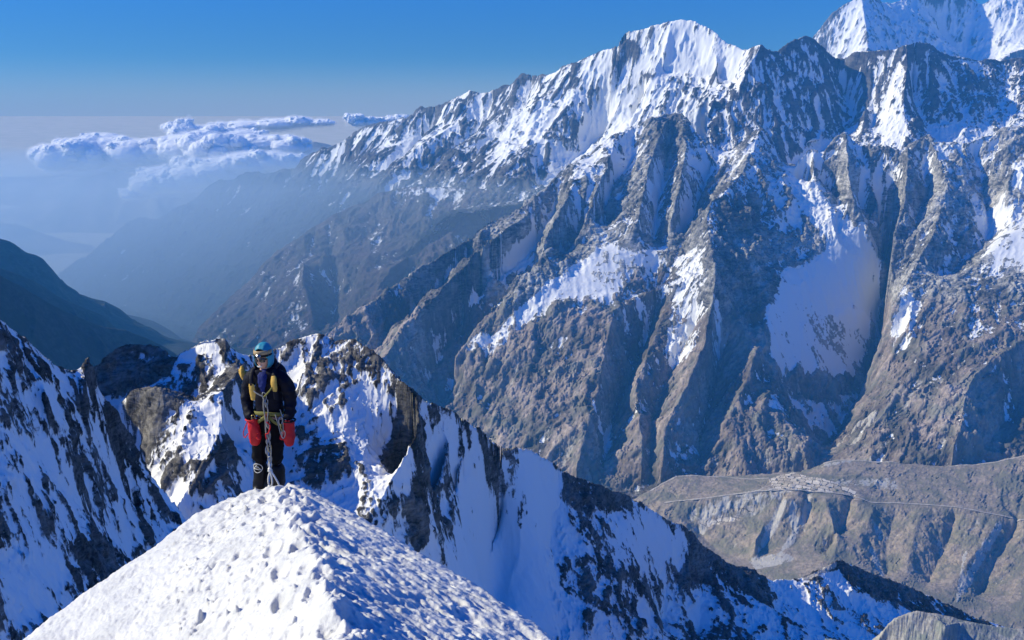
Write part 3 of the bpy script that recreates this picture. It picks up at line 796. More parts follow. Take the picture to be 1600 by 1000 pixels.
footpath([(1014, 768), (1040, 753), (1060, 744), (1100, 744), (1130, 745), (1170, 748), (1205, 748)], 10)
footpath([(1285, 725), (1310, 719), (1350, 720), (1400, 723), (1440, 727), (1480, 729), (1520, 727), (1560, 721), (1600, 713), (1660, 703)], 12)

# the houses of the village
def mat_plain(name, c, rough=.9):
    m, nt, out = new_mat(name); g = NT(nt); b = g.n('ShaderNodeBsdfPrincipled')
    pos = g.n('ShaderNodeTexCoord').outputs['Object']
    g.lk(g.mix(g.noise(pos, 1.2, 4), tuple(x * .75 for x in c), tuple(min(1, x * 1.2) for x in c)), b.inputs['Base Color'])
    b.inputs['Roughness'].default_value = rough
    g.lk(b.outputs[0], out.inputs['Surface'])
    return m
WALLM = mat_plain('dry_stone', (.20, .18, .155)); ROOFS = [mat_plain('slate_roof', (.10, .10, .11)), mat_plain('pale_tin_roof', (.5, .5, .48)), mat_plain('green_tin_roof', (.08, .17, .13))]
def stone_house(u, v, L_, W_, H_, rz, rk, label):
    x, y = VAL.at(u, v); z = VAL.z_at(x, y)
    root = bpy.data.objects.new('stone_house', None); COL.objects.link(root)
    root.location = (x, y, z - .6); root.rotation_euler = (0, 0, rz)
    tag(root, label, 'house', 'village houses')
    bm = bmesh.new()
    for k in (-1, 1):
        pass
    p = [bm.verts.new(q) for q in [(-L_/2, -W_/2, 0), (L_/2, -W_/2, 0), (L_/2, W_/2, 0), (-L_/2, W_/2, 0), (-L_/2, -W_/2, H_), (L_/2, -W_/2, H_), (L_/2, W_/2, H_), (-L_/2, W_/2, H_), (-L_/2, 0, H_ + W_ * .28), (L_/2, 0, H_ + W_ * .28)]]
    for f in [(0, 1, 5, 4), (2, 3, 7, 6), (1, 2, 6, 9, 5), (3, 0, 4, 8, 7), (3, 2, 1, 0)]:
        bm.faces.new([p[i] for i in f])
    me = bpy.data.meshes.new('wall'); bm.to_mesh(me); bm.free(); me.materials.append(WALLM)
    o = bpy.data.objects.new('wall', me); COL.objects.link(o); o.parent = root
    bm = bmesh.new(); e = .5
    for sgn in (-1, 1):
        lo = H_ - .28 * e * 2; q = [(-L_/2 - e, sgn * (W_/2 + e), lo), (L_/2 + e, sgn * (W_/2 + e), lo), (L_/2 + e, 0, H_ + W_ * .28 + .02), (-L_/2 - e, 0, H_ + W_ * .28 + .02)]
        a = [bm.verts.new(t) for t in q]; c = [bm.verts.new((t[0], t[1], t[2] + .18)) for t in q]
        bm.faces.new(a); bm.faces.new(c[::-1])
        for i in range(4):
            bm.faces.new((a[i], a[(i + 1) % 4], c[(i + 1) % 4], c[i]))
    me = bpy.data.meshes.new('roof'); bm.to_mesh(me); bm.free(); me.materials.append(ROOFS[rk])
    o = bpy.data.objects.new('roof', me); COL.objects.link(o); o.parent = root
rh_ = random.Random(3)
HL = ['dark slate roofed stone house among the walled village fields', 'pale tin roofed stone house among the walled village fields', 'green roofed stone house among the walled village fields']
for (u, v) in [(1213, 752), (1222, 758), (1232, 747), (1238, 763), (1246, 752), (1254, 766), (1262, 757), (1272, 764), (1282, 758), (1296, 762), (1307, 767), (1318, 768), (1244, 767), (1226, 765)]:
    k = rh_.choice((0, 0, 1, 1, 2))
    stone_house(u, v, rh_.uniform(11, 17), rh_.uniform(7, 9), rh_.uniform(4.5, 6), rh_.uniform(-.5, .5), k, HL[k])
stone_house(1371, 724, 17, 11, 6, .2, 1, 'lone pale roofed stone lodge beside the upper path, away from the village fields')
# ================================================================== NEAR RIDGES
near_rock = dict(rock_a=(.014, .013, .014), rock_b=(.19, .18, .165), veg=(.2, .17, .13))
# ---- the steep left flank of our own summit
T = Terrain(-.86, -.30, 225, 640, 620, 700, 41)
T.line([(-120, 420, 335), (-60, 462, 360), (0, 498, 385), (10, 505, 390), (22, 516, 394), (40, 530, 402), (56, 542, 408), (75, 560, 416), (92, 574, 422), (108, 580, 428), (120, 579, 432), (130, 570, 436), (138, 561, 440), (146, 574, 443), (151, 592, 446), (158, 612, 450), (170, 628, 456),
        (182, 642, 462), (190, 660, 468), (200, 672, 474), (210, 692, 480), (216, 708, 484), (226, 736, 490), (240, 750, 498), (248, 768, 504), (262, 786, 512), (274, 800, 520), (290, 845, 532), (330, 960, 560)], 1.6, (40, 60))
T.line([(0, 640, 330), (60, 720, 345), (130, 800, 370), (190, 860, 400), (240, 920, 420)], 3)
T.line([(-120, 800, 240), (0, 900, 265), (80, 960, 285), (150, 985, 310), (230, 1000, 350), (320, 1060, 420)], 3)
T.line([(138, 563, 440), (128, 610, 420), (140, 680, 415), (175, 740, 430), (215, 800, 455)], 2)
T.line([(60, 560, 395), (70, 620, 372), (100, 680, 375), (125, 740, 385), (140, 800, 388)], 2.5)
T.line([(-120, 1050, 226), (0, 1100, 232), (300, 1150, 260)], 0)
T.solve().detail((.8, .6, .5), (46, 10), 5, steps=(40, 18, 8), sig=(9, 4, 1.7), rough=(22, 4), grit=.5).finish().crags([(16, 1.7), (6, 1.0), (2.6, .55), (1.2, .28)], 161, (1.3, 1.3, .6), .75)
Fm = np.clip(T.F[1], -2, 2); Ff = np.clip(T.F[2], -2, 2)
rr = np.clip((T.rn - .08) / .22, -1, 2)
big = unit(lattice3(np.stack([T.X, T.Y, T.Z], -1).reshape(-1, 3) / 26, 301)).reshape(T.Z.shape)
snow = .68 - .05 * Fm - .05 * Ff - .06 * rr - .06 * T.mott - .11 * T.cu - .13 * big - .06 * np.clip(T.r2 * 4, -1, 2) * T.crag + .08 * np.clip(T.conc, -2, 2) - .12 * sstep(T.slope, 1.5, 2.6)
for w, poly, sf in [(-.42, [(136, 575), (152, 600), (200, 680), (245, 760), (275, 810), (235, 860), (212, 800), (175, 700), (140, 630)], 5),
                    (-.3, [(110, 690), (132, 690), (140, 750), (120, 760)], 3), (-.32, [(100, 860), (170, 850), (200, 880), (170, 930), (105, 950)], 5),
                    (-.28, [(35, 550), (70, 555), (70, 600), (40, 600)], 3), (-.25, [(0, 500), (20, 510), (25, 540), (0, 540)], 2),
                    (.2, [(0, 640), (70, 700), (120, 800), (60, 830), (0, 800)], 8), (.4, [(0, 880), (70, 870), (90, 960), (0, 1000)], 6)]:
    snow += w * T.patch(poly, sf)
mat = mountain_mat('snowy_flank', .55, edge=.07, nz=.85, bump=1.3, **near_rock)
tag(grid_mesh('mountain', *T.roughen(np.clip(1.15 - .8 * snow, .15, 1)), dict(snow=snow, veg=T.Z * 0, pale=T.Z * 0, tone=np.clip(.3 * big, -.5, .6)), mat), kind='structure')

# ---- the rocky snow ridge beyond the climber, running away down to the right
T = Terrain(-.60, .70, 520, 2150, 1450, 1050, 42, geo=True)
crest = [(60, 640, 900), (110, 605, 910), (150, 575, 915), (165, 556, 915), (180, 546, 912), (195, 539, 910), (204, 537, 910), (216, 539, 908), (228, 541, 905), (236, 540, 905), (246, 540, 903), (254, 548, 900), (262, 551, 898), (274, 561, 890),
         (281, 553, 880), (290, 547, 875), (300, 541, 870), (310, 534, 866), (320, 529, 862), (330, 530, 860), (338, 527, 860), (348, 528, 860), (356, 534, 860), (362, 541, 860), (370, 546, 862), (380, 553, 865), (388, 555, 868), (400, 556, 872), (415, 553, 876), (430, 546, 880), (445, 538, 884), (460, 530, 887), (475, 525, 890), (490, 521, 892), (504, 523, 893), (515, 526, 893), (524, 534, 893),
         (532, 531, 890), (545, 529, 888), (556, 531, 884), (564, 536, 880), (575, 545, 876), (585, 552, 872), (596, 560, 868), (604, 572, 870), (614, 582, 874), (626, 590, 880), (634, 600, 886), (642, 606, 892), (656, 619, 905), (672, 628, 922), (690, 636, 940), (704, 640, 955), (716, 651, 970), (730, 660, 985), (742, 668, 1000), (752, 671, 1010), (762, 680, 1022), (774, 690, 1038), (786, 693, 1055), (800, 694, 1075),
         (830, 699, 1110), (845, 711, 1130), (862, 720, 1150), (880, 736, 1170), (900, 746, 1195), (920, 752, 1215), (945, 762, 1240), (962, 768, 1260), (985, 778, 1290), (1002, 786, 1310), (1020, 796, 1330), (1040, 806, 1350), (1060, 817, 1370), (1075, 826, 1385), (1088, 838, 1395), (1098, 850, 1400), (1108, 857, 1410), (1124, 870, 1425), (1136, 878, 1435), (1150, 884, 1450), (1165, 886, 1465), (1180, 892, 1480), (1196, 902, 1500), (1208, 907, 1520),
         (1240, 905, 1560), (1262, 898, 1590), (1282, 889, 1610), (1300, 879, 1630), (1313, 874, 1645), (1326, 879, 1660), (1345, 889, 1680), (1370, 898, 1705), (1392, 905, 1730), (1410, 913, 1750), (1440, 926, 1790), (1470, 940, 1830), (1500, 954, 1870), (1520, 964, 1900), (1540, 970, 1930), (1570, 980, 1970), (1660, 1010, 2080)]
T.line(crest, 1.1, (70, 80))
# lit rocky rib in front, on the left
T.line([(150, 650, 800), (185, 632, 790), (200, 618, 782), (214, 607, 778), (226, 610, 774), (238, 608, 770), (250, 607, 766), (262, 614, 764), (280, 624, 762), (300, 634, 762), (312, 637, 762), (324, 628, 766), (336, 616, 772), (348, 610, 782), (365, 592, 805), (380, 572, 835)], 1.5)
T.line([(348, 612, 780), (346, 650, 752), (342, 680, 732), (326, 712, 712), (308, 740, 696), (288, 770, 682), (272, 800, 668)], 2)
T.line([(255, 612, 766), (240, 660, 752), (228, 720, 742), (250, 790, 700)], 2)
T.line([(170, 640, 860), (200, 630, 850), (250, 600, 845), (310, 632, 810), (340, 600, 812), (365, 570, 840)], 1)
T.line([(150, 700, 830), (200, 760, 780), (240, 820, 730)], 1)
# bright rounded peak: lit face left of the rib, shade right of it
T.line([(600, 566, 864), (618, 590, 850), (636, 602, 840), (652, 622, 830), (655, 655, 810), (645, 690, 790), (620, 735, 765), (590, 790, 735), (560, 830, 710)], 2)
T.line([(400, 560, 880), (405, 600, 868), (420, 640, 852), (430, 690, 815), (440, 740, 780), (430, 800, 740)], 2)
T.line([(355, 700, 772), (390, 690, 790), (400, 740, 762), (380, 800, 720)], 2)
T.line([(500, 524, 890), (520, 560, 872), (540, 600, 850), (545, 650, 820)], 2.5)
T.line([(690, 640, 945), (700, 690, 925), (690, 740, 890), (660, 800, 840), (640, 850, 800)], 2.5)
T.line([(770, 690, 1035), (745, 725, 985), (712, 765, 935), (680, 805, 890), (658, 845, 850), (640, 890, 815)], 2.5)
T.line([(720, 660, 985), (725, 700, 960), (715, 735, 935)], 2.5)
# smooth blue bowl
T.line([(800, 730, 1115), (795, 790, 1080), (775, 850, 1030), (765, 910, 985), (760, 980, 930)], 1)
T.line([(870, 735, 1165), (880, 780, 1140), (862, 815, 1110), (860, 850, 1080), (872, 900, 1040), (880, 950, 1000)], 1)
T.line([(905, 790, 1170), (918, 830, 1130), (915, 880, 1085), (930, 930, 1050), (940, 1000, 1000)], 2.5)
T.line([(960, 800, 1240), (985, 850, 1210), (990, 900, 1170), (985, 960, 1110)], 2)
T.line([(1085, 838, 1392), (1066, 872, 1345), (1046, 905, 1295), (1036, 945, 1250), (1030, 1000, 1200)], 2.5)
T.line([(1100, 900, 1370), (1095, 950, 1310), (1090, 1000, 1260)], 2)
T.line([(1150, 886, 1448), (1170, 930, 1400), (1200, 975, 1350)], 2.5)
T.line([(1310, 876, 1642), (1300, 905, 1600), (1310, 940, 1560), (1340, 975, 1530)], 2)
T.line([(1215, 915, 1530), (1250, 950, 1490), (1290, 990, 1450)], 1.5)
T.line([(60, 1000, 600), (300, 1000, 640), (450, 1000, 620), (600, 1050, 650), (760, 1080, 800), (900, 1100, 880), (1200, 1100, 1150), (1400, 1080, 1380), (1660, 1100, 1700)], 0)
T.line([(60, 1200, 530), (400, 1300, 530), (900, 1300, 640), (1300, 1250, 900), (1700, 1200, 1300)], 0)
T.solve().calm([(720, 770), (800, 720), (850, 730), (870, 780), (850, 830), (855, 900), (870, 980), (740, 1000), (690, 850)], [(1000, 800), (1050, 815), (1070, 850), (1030, 890), (960, 880), (940, 830)]).detail((.8, .6, .5), (50, 10), 5, steps=(40, 18, 8), sig=(9, 4, 1.7), rough=(22, 4), grit=.5).finish().crags([(34, 3.4), (13, 2.0), (5.5, 1.1), (2.4, .5)], 171, (1.3, 1.3, .6), -.7)
Fm = np.clip(T.F[1], -2, 2); Ff = np.clip(T.F[2], -2, 2)
rr = np.clip((T.rn - .08) / .22, -1, 2)
big = unit(lattice3(np.stack([T.X, T.Y, T.Z], -1).reshape(-1, 3) / 55, 302)).reshape(T.Z.shape)
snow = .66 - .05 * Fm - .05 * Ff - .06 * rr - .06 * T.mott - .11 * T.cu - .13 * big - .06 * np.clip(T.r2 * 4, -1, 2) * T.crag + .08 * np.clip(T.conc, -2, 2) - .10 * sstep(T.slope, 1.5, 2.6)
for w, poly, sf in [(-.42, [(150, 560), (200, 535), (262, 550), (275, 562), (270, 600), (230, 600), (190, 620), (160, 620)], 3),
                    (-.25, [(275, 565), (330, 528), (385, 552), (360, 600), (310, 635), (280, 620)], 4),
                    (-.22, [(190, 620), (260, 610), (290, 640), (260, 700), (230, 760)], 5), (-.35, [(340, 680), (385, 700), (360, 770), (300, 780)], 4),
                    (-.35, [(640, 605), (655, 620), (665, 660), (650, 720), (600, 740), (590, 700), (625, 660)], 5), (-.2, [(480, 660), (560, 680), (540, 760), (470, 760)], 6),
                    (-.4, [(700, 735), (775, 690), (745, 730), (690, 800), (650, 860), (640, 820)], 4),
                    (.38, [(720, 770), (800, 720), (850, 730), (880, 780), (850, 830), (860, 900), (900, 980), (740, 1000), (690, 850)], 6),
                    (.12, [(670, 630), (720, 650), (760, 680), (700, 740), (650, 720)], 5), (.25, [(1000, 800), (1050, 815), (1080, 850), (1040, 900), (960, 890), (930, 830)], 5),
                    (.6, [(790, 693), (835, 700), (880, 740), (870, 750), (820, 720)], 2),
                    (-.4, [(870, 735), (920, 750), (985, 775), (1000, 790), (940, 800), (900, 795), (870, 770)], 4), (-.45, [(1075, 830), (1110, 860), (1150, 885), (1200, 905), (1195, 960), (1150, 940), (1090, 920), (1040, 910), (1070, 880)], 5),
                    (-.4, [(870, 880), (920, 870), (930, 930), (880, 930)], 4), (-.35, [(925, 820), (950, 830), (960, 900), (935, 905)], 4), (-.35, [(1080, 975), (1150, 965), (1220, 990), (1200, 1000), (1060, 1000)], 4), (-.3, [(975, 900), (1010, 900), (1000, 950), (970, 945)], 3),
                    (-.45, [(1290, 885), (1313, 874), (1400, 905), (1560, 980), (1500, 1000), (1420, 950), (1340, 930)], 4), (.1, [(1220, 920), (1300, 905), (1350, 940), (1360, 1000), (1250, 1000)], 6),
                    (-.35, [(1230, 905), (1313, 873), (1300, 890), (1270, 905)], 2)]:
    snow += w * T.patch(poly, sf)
pale = T.Z * 0 + .9 * T.patch([(1225, 908), (1280, 888), (1314, 873), (1306, 888), (1275, 905)], 2)
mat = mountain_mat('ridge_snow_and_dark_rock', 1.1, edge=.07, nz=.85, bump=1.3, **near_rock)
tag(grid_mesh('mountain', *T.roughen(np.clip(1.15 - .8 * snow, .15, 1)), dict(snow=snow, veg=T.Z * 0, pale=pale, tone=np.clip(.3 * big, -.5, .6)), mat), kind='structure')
MID = T

# ---- an added shoulder, unseen beyond the left edge, put in to shadow the face
T = Terrain(-2.2, -.62, 620, 1500, 260, 200, 43)
SH = [(-1900, 760, 120), (-1400, 800, 160), (-1000, 840, 120), (-760, 870, 30), (-600, 890, -80), (-560, 905, -150)]
T.put(SH)
T.put([(x, y + 350, z - 320) for x, y, z in SH]); T.put([(x, y - 250, z - 420) for x, y, z in SH])
T.solve().detail((1.6, 1.2, .8), (40, 10), 4).finish()
tag(grid_mesh('mountain', T.X, T.Y, T.Z, dict(snow=.6 - .15 * T.F[1], veg=T.Z * 0, pale=T.Z * 0), mat), kind='structure')

# ---- sunlit gravel mounds low on the right
T = Terrain(.40, .74, 560, 1050, 420, 300, 44)
T.line([(1350, 1085, 1000), (1340, 1130, 880), (1335, 1226, 780), (1335, 1410, 640)], 0)
T.line([(1352, 1030, 760), (1370, 995, 770), (1388, 972, 780), (1408, 960, 785), (1435, 953, 790), (1450, 956, 790), (1465, 964, 785), (1478, 978, 775), (1490, 974, 790), (1500, 971, 800), (1530, 974, 805), (1560, 979, 810), (1600, 983, 815), (1680, 990, 820)], .8, (50, 40))
T.line([(1365, 1110, 715), (1440, 1095, 720), (1478, 1060, 740), (1540, 1100, 705), (1680, 1110, 705)], 1)
T.line([(1300, 1460, 570), (1680, 1460, 570)], 0)
T.solve(1).detail((.8, .8, .6), (40, 4), 4, rough=(18, 3), grit=.5).finish()
mat = mountain_mat('sunlit_gravel', .7, (.2, .19, .17), (.36, .34, .31), (.44, .42, .37), edge=.1, nz=.2, bump=.9)
tag(grid_mesh('terrain', T.X, T.Y, T.Z, dict(snow=T.Z * 0, veg=T.Z * 0 + .6, pale=T.Z * 0 + .1), mat), kind='structure')

# ================================================================== THE SNOW CREST UNDER OUR FEET
T = Terrain(-1.35, 1.1, 1.4, 19, 1500, 1000, 51, geo=True)
def crest_pt(y):
    return (.46 - .325 * y, y, -1.6 - .30 * y)
T.put([crest_pt(y) for y in (1.0, 2.5, 4, 6, 8, 9.4)] + [P(425, 757, 10.1), P(418, 775, 10.9)] + [(-3.6, 12.5, -6.3), (-4.4, 15, -8.6), (-5.5, 19, -12.5)])
edge_l = [P(418, 756, 10.15), P(400, 758, 10.2), P(370, 765, 10.15), P(340, 776, 10), P(310, 793, 9.8), P(280, 814, 9.55), P(240, 845, 9.25), P(200, 874, 8.95), P(150, 911, 8.6), P(100, 946, 8.3), P(60, 974, 8.0), P(20, 1002, 7.75), P(-60, 1058, 7.3), P(-200, 1150, 6.6), P(-420, 1290, 5.8)]
edge_r = [P(430, 755, 10.15), P(450, 754, 10.2), P(466, 758, 10.15), P(480, 765, 10.0), P(510, 779, 9.65), P(540, 794, 9.2), P(590, 821, 8.65), P(640, 850, 8.15), P(690, 882, 7.7), P(740, 914, 7.2), P(800, 957, 6.7), P(862, 1001, 6.2), P(950, 1068, 5.6), P(1080, 1165, 5.0), P(1300, 1320, 4.4)]
T.put(edge_l); T.put(edge_r)
for k, (dx, dy, dz) in enumerate([(1.2, .9, 1.9), (3.2, 2.2, 6.5), (6.5, 4.5, 17)]):
    T.put([(x - dx * min(1, .15 + i * .12), y + dy, z - dz) for i, (x, y, z) in enumerate(edge_l)])
    T.put([(x + dx * min(1, .15 + i * .12), y + dy, z - dz) for i, (x, y, z) in enumerate(edge_r)])
T.put([(-24, 18.9, -52), (-10, 18.9, -32), (-5.4, 18.9, -14), (2, 18.9, -26), (20, 18.9, -50)])
T.put([(-14 * y / 10.4, y, -34 * y / 10.4) for y in (1.5, 5, 10.4, 18.9)]); T.put([(11.3 * y / 10.4, y, -30 * y / 10.4) for y in (1.5, 5, 10.4, 18.9)])
T.solve(1.0)
z = gauss_pad(T.Z0, 5 * Q); T.Z0 = T.Z = .75 * z + .25 * T.Z0
# lateral distance from the crest line
lat = (T.X - (.46 - .325 * T.Y)) * .951
right = sstep(lat, -.05, .12)
far_l = sstep(-lat, .7, 1.9)
sh = T.Z.shape
rng = T.rng
def world_noise(sx, sy, sd, octs=3, rot=0.0):
    """value noise in plan metres"""
    r = np.random.default_rng(sd); out = 0; amp = 1; tot = 0
    c, s_ = math.cos(rot), math.sin(rot)
    for o in range(octs):
        U = (T.X * c + T.Y * s_) / (sx / 2 ** o); V = (-T.X * s_ + T.Y * c) / (sy / 2 ** o)
        tab = r.standard_normal((256, 256))
        iu = np.floor(U).astype(int); iv = np.floor(V).astype(int)
        fu = U - iu; fv = V - iv
        fu = fu * fu * fu * (fu * (fu * 6 - 15) + 10); fv = fv * fv * fv * (fv * (fv * 6 - 15) + 10)
        g_ = lambda a, b: tab[a & 255, b & 255]
        n = (g_(iu, iv) * (1 - fu) + g_(iu + 1, iv) * fu) * (1 - fv) + (g_(iu, iv + 1) * (1 - fu) + g_(iu + 1, iv + 1) * fu) * fv
        out = out + amp * n; tot += amp * amp; amp *= .55
    return out / math.sqrt(tot)
# wind-carved crust on the right: short scales lying across the slope
wx = T.X + .05 * world_noise(.5, .5, 1); 
sc = 1 - np.abs(world_noise(.34, .15, 2, 4, R(-35)))
sc2 = 1 - np.abs(world_noise(.16, .08, 3, 3, R(-30)))
big = world_noise(.9, .6, 4, 2)
gran = world_noise(.10, .10, 5, 3)
pits = np.clip(world_noise(.13, .10, 6, 3) - .75, 0, 2)
lump = np.clip(world_noise(.055, .055, 7, 2) - 1.35, 0, 2)
crumble = np.exp(-((lat - .10) / .16) ** 2)
dz = right * (.027 * sc + .012 * sc2 + .02 * big)
dz += crumble * (.045 * np.clip(world_noise(.16, .14, 8, 3), -1.2, 1.6))
dz += (1 - right) * (1 - .75 * far_l) * (.013 * gran - .034 * pits + .040 * lump + .022 * big)
dz += far_l * .02 * world_noise(.8, .35, 9, 2, R(40)) + .004 * world_noise(.03, .03, 10, 2)
fp = 0
rf = random.Random(8)
for i in range(17):
    yy = 4.3 + i * .36 + rf.uniform(-.05, .05); xx = .46 - .325 * yy - .14 + (.10 if i % 2 else -.12) + rf.uniform(-.03, .03)
    U = ((T.X - xx) * .95 + (T.Y - yy) * .31) / .062; V = ((T.Y - yy) * .95 - (T.X - xx) * .31) / .15
    r2_ = U * U + V * V
    fp = fp - .055 * np.exp(-r2_ ** 2) + .014 * np.exp(-((np.sqrt(r2_) - 1.35) / .3) ** 2)
dz = dz + fp * (1 + .3 * gran)
T.Z = T.Z + dz * sstep(T.Y, 1.5, 3) 
m, nt, out = new_mat('wind_packed_snow')
g = NT(nt)
pos = g.n('ShaderNodeNewGeometry').outputs['Position']
b = g.n('ShaderNodeBsdfPrincipled')
n1 = g.noise(pos, 55, 5, .65); n2 = g.noise(pos, 2.2, 4, .6)
col = g.mix(g.ramp(g.math('ADD', g.math('MULTIPLY', n2, .6), g.math('MULTIPLY', n1, .4)), .3, .6), (.55, .56, .56), (.71, .715, .70))
g.lk(col, b.inputs['Base Color'])
b.inputs['Roughness'].default_value = .55
b.inputs['Specular IOR Level'].default_value = .3
b.inputs['Subsurface Weight'].default_value = .0
bp = g.n('ShaderNodeBump'); bp.inputs['Strength'].default_value = .6; bp.inputs['Distance'].default_value = .012
g.lk(g.math('ADD', n1, g.math('MULTIPLY', g.noise(pos, 160, 2, .5), .4)), bp.inputs['Height']); g.lk(bp.outputs[0], b.inputs['Normal'])
g.lk(b.outputs[0], out.inputs['Surface'])
FS = .92
tag(grid_mesh('snow_ridge', T.X * FS, T.Y * FS, T.Z * FS, {}, m), kind='structure')
CREST = T
# ================================================================== LIGHT AND AIR
SUN_EL, SUN_AZ = 32.5, -85.5        # azimuth measured clockwise from +Y (north of the camera): the sun stands to the left
sx = math.sin(R(SUN_AZ)) * math.cos(R(SUN_EL)); sy = math.cos(R(SUN_AZ)) * math.cos(R(SUN_EL)); sz = math.sin(R(SUN_EL))
sd = bpy.data.lights.new('sun', 'SUN'); sd.energy = 5.0; sd.angle = R(.53); sd.color = (1, .925, .66)
so = bpy.data.objects.new('sun', sd); COL.objects.link(so)
so.rotation_euler = Vector((sx, sy, sz)).to_track_quat('Z', 'Y').to_euler()
so.location = (-300, 0, 300)

w = bpy.data.worlds.new('World'); scene.world = w; w.use_nodes = True
nt = w.node_tree
for n in list(nt.nodes): nt.nodes.remove(n)
g = NT(nt)
out = g.n('ShaderNodeOutputWorld'); bg = g.n('ShaderNodeBackground')
sk = g.n('ShaderNodeTexSky', sky_type='NISHITA')
sk.sun_disc = False; sk.sun_elevation = R(SUN_EL); sk.sun_rotation = R(SUN_AZ)
sk.altitude = 6000; sk.air_density = 1.3; sk.dust_density = .4; sk.ozone_density = 3.0
bg.inputs['Strength'].default_value = .082
hs = g.n('ShaderNodeHueSaturation'); hs.inputs['Saturation'].default_value = 1.25; hs.inputs['Value'].default_value = 1.0
g.lk(sk.outputs[0], hs.inputs['Color'])
# the dust layer at the horizon
tc = g.n('ShaderNodeTexCoord'); sp = g.n('ShaderNodeSeparateXYZ'); g.lk(tc.outputs['Generated'], sp.inputs[0])
dust = g.ramp(sp.outputs['Z'], .045, -.03)
# thin air at this height: the blue deepens quickly towards the zenith
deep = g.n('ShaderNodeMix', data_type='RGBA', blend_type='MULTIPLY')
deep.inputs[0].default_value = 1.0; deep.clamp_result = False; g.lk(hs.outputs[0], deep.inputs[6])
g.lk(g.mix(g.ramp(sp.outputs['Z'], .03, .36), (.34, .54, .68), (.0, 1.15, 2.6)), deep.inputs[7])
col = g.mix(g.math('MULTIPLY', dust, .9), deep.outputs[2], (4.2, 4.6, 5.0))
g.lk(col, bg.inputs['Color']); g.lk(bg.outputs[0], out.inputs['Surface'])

# the lowest ground, out to the horizon
m, nt, out = new_mat('lowland')
g = NT(nt)
pos = g.n('ShaderNodeNewGeometry').outputs['Position']
b = g.n('ShaderNodeBsdfPrincipled'); b.inputs['Roughness'].default_value = 1
g.lk(g.mix(g.ramp(g.noise(pos, .0006, 6), .35, .65), (.42, .41, .31), (.50, .48, .38)), b.inputs['Base Color'])  # pale tone painted in to read as far haze over the low ground
g.lk(b.outputs[0], out.inputs['Surface'])
bm = bmesh.new()
S = 200000.0; N = 40
vs = [[bm.verts.new((-S + 2 * S * i / N, -20000 + (S + 20000) * (j / N) ** 1.5, -4300)) for i in range(N + 1)] for j in range(N + 1)]
for j in range(N):
    for i in range(N):
        bm.faces.new((vs[j][i], vs[j][i + 1], vs[j + 1][i + 1], vs[j + 1][i]))
me = bpy.data.meshes.new('ground'); bm.to_mesh(me); bm.free(); me.materials.append(m)
go = bpy.data.objects.new('ground', me); COL.objects.link(go); tag(go, kind='structure')

# the air
if not os.environ.get('NOHAZE'):
    def air(name, matname, colr, dens, lo, hi):
        m, nt, out = new_mat(matname)
        pv = nt.nodes.new('ShaderNodeVolumePrincipled')
        pv.inputs['Color'].default_value = (*colr, 1)
        pv.inputs['Density'].default_value = dens
        pv.inputs['Anisotropy'].default_value = .1
        nt.links.new(pv.outputs[0], out.inputs['Volume'])
        bm = bmesh.new(); bmesh.ops.create_cube(bm, size=1)
        bmesh.ops.scale(bm, vec=[h - l for l, h in zip(lo, hi)], verts=bm.verts)
        bmesh.ops.translate(bm, vec=[(h + l) / 2 for l, h in zip(lo, hi)], verts=bm.verts)
        me = bpy.data.meshes.new(name); bm.to_mesh(me); bm.free(); me.materials.append(m)
        ho = bpy.data.objects.new(name, me); COL.objects.link(ho); tag(ho, kind='stuff')
    air('haze', 'mountain_air', (.10, .47, 1.0), 2.9e-5, (-20000, -1500, -4301), (16000, 18700, 1950))
    # the denser air lying in the deep valley on the left
    air('valley_mist', 'valley_air', (.66, .84, 1.0), 2.0e-4, (-19000, 8200, -4250), (1500, 15600, -850))

scene.view_settings.view_transform = 'Standard'; scene.view_settings.look = 'None'
scene.view_settings.exposure = 0.25; scene.view_settings.gamma = 1.0
scene.view_settings.use_curve_mapping = False
scene.cycles.use_denoising = True
scene.cycles.max_bounces = 4; scene.cycles.diffuse_bounces = 1; scene.cycles.volume_bounces = 2
scene.cycles.use_adaptive_sampling = True
# ================================================================== CLOUDS beyond the haze
CLM, nt, out = new_mat('cloud_white')
g = NT(nt); df = g.n('ShaderNodeBsdfPrincipled'); df.inputs['Base Color'].default_value = (.97, .97, .96, 1); df.inputs['Roughness'].default_value = 1; df.inputs['Specular IOR Level'].default_value = 0
df.inputs['Subsurface Weight'].default_value = 0; df.inputs['Subsurface Radius'].default_value = (1, 1, 1); df.inputs['Subsurface Scale'].default_value = 350
g.lk(df.outputs[0], out.inputs['Surface'])
FRM, nt, out = new_mat('cloud_fringe')
pv = nt.nodes.new('ShaderNodeVolumeScatter'); pv.inputs['Color'].default_value = (1, 1, 1, 1); pv.inputs['Density'].default_value = .0015
nt.links.new(pv.outputs[0], out.inputs['Volume'])
_b = bmesh.new(); bmesh.ops.create_icosphere(_b, subdivisions=5, radius=1)
ICO = np.array([v.co[:] for v in _b.verts]); ICF = np.array([[v.index for v in f.verts] for f in _b.faces]); _b.free()
_b = bmesh.new(); bmesh.ops.create_icosphere(_b, subdivisions=3, radius=1)
ICO2 = np.array([v.co[:] for v in _b.verts]); ICF2 = np.array([[v.index for v in f.verts] for f in _b.faces]); _b.free()
_b = bmesh.new(); bmesh.ops.create_icosphere(_b, subdivisions=4, radius=1)
ICO4 = np.array([v.co[:] for v in _b.verts]); ICF4 = np.array([[v.index for v in f.verts] for f in _b.faces]); _b.free()

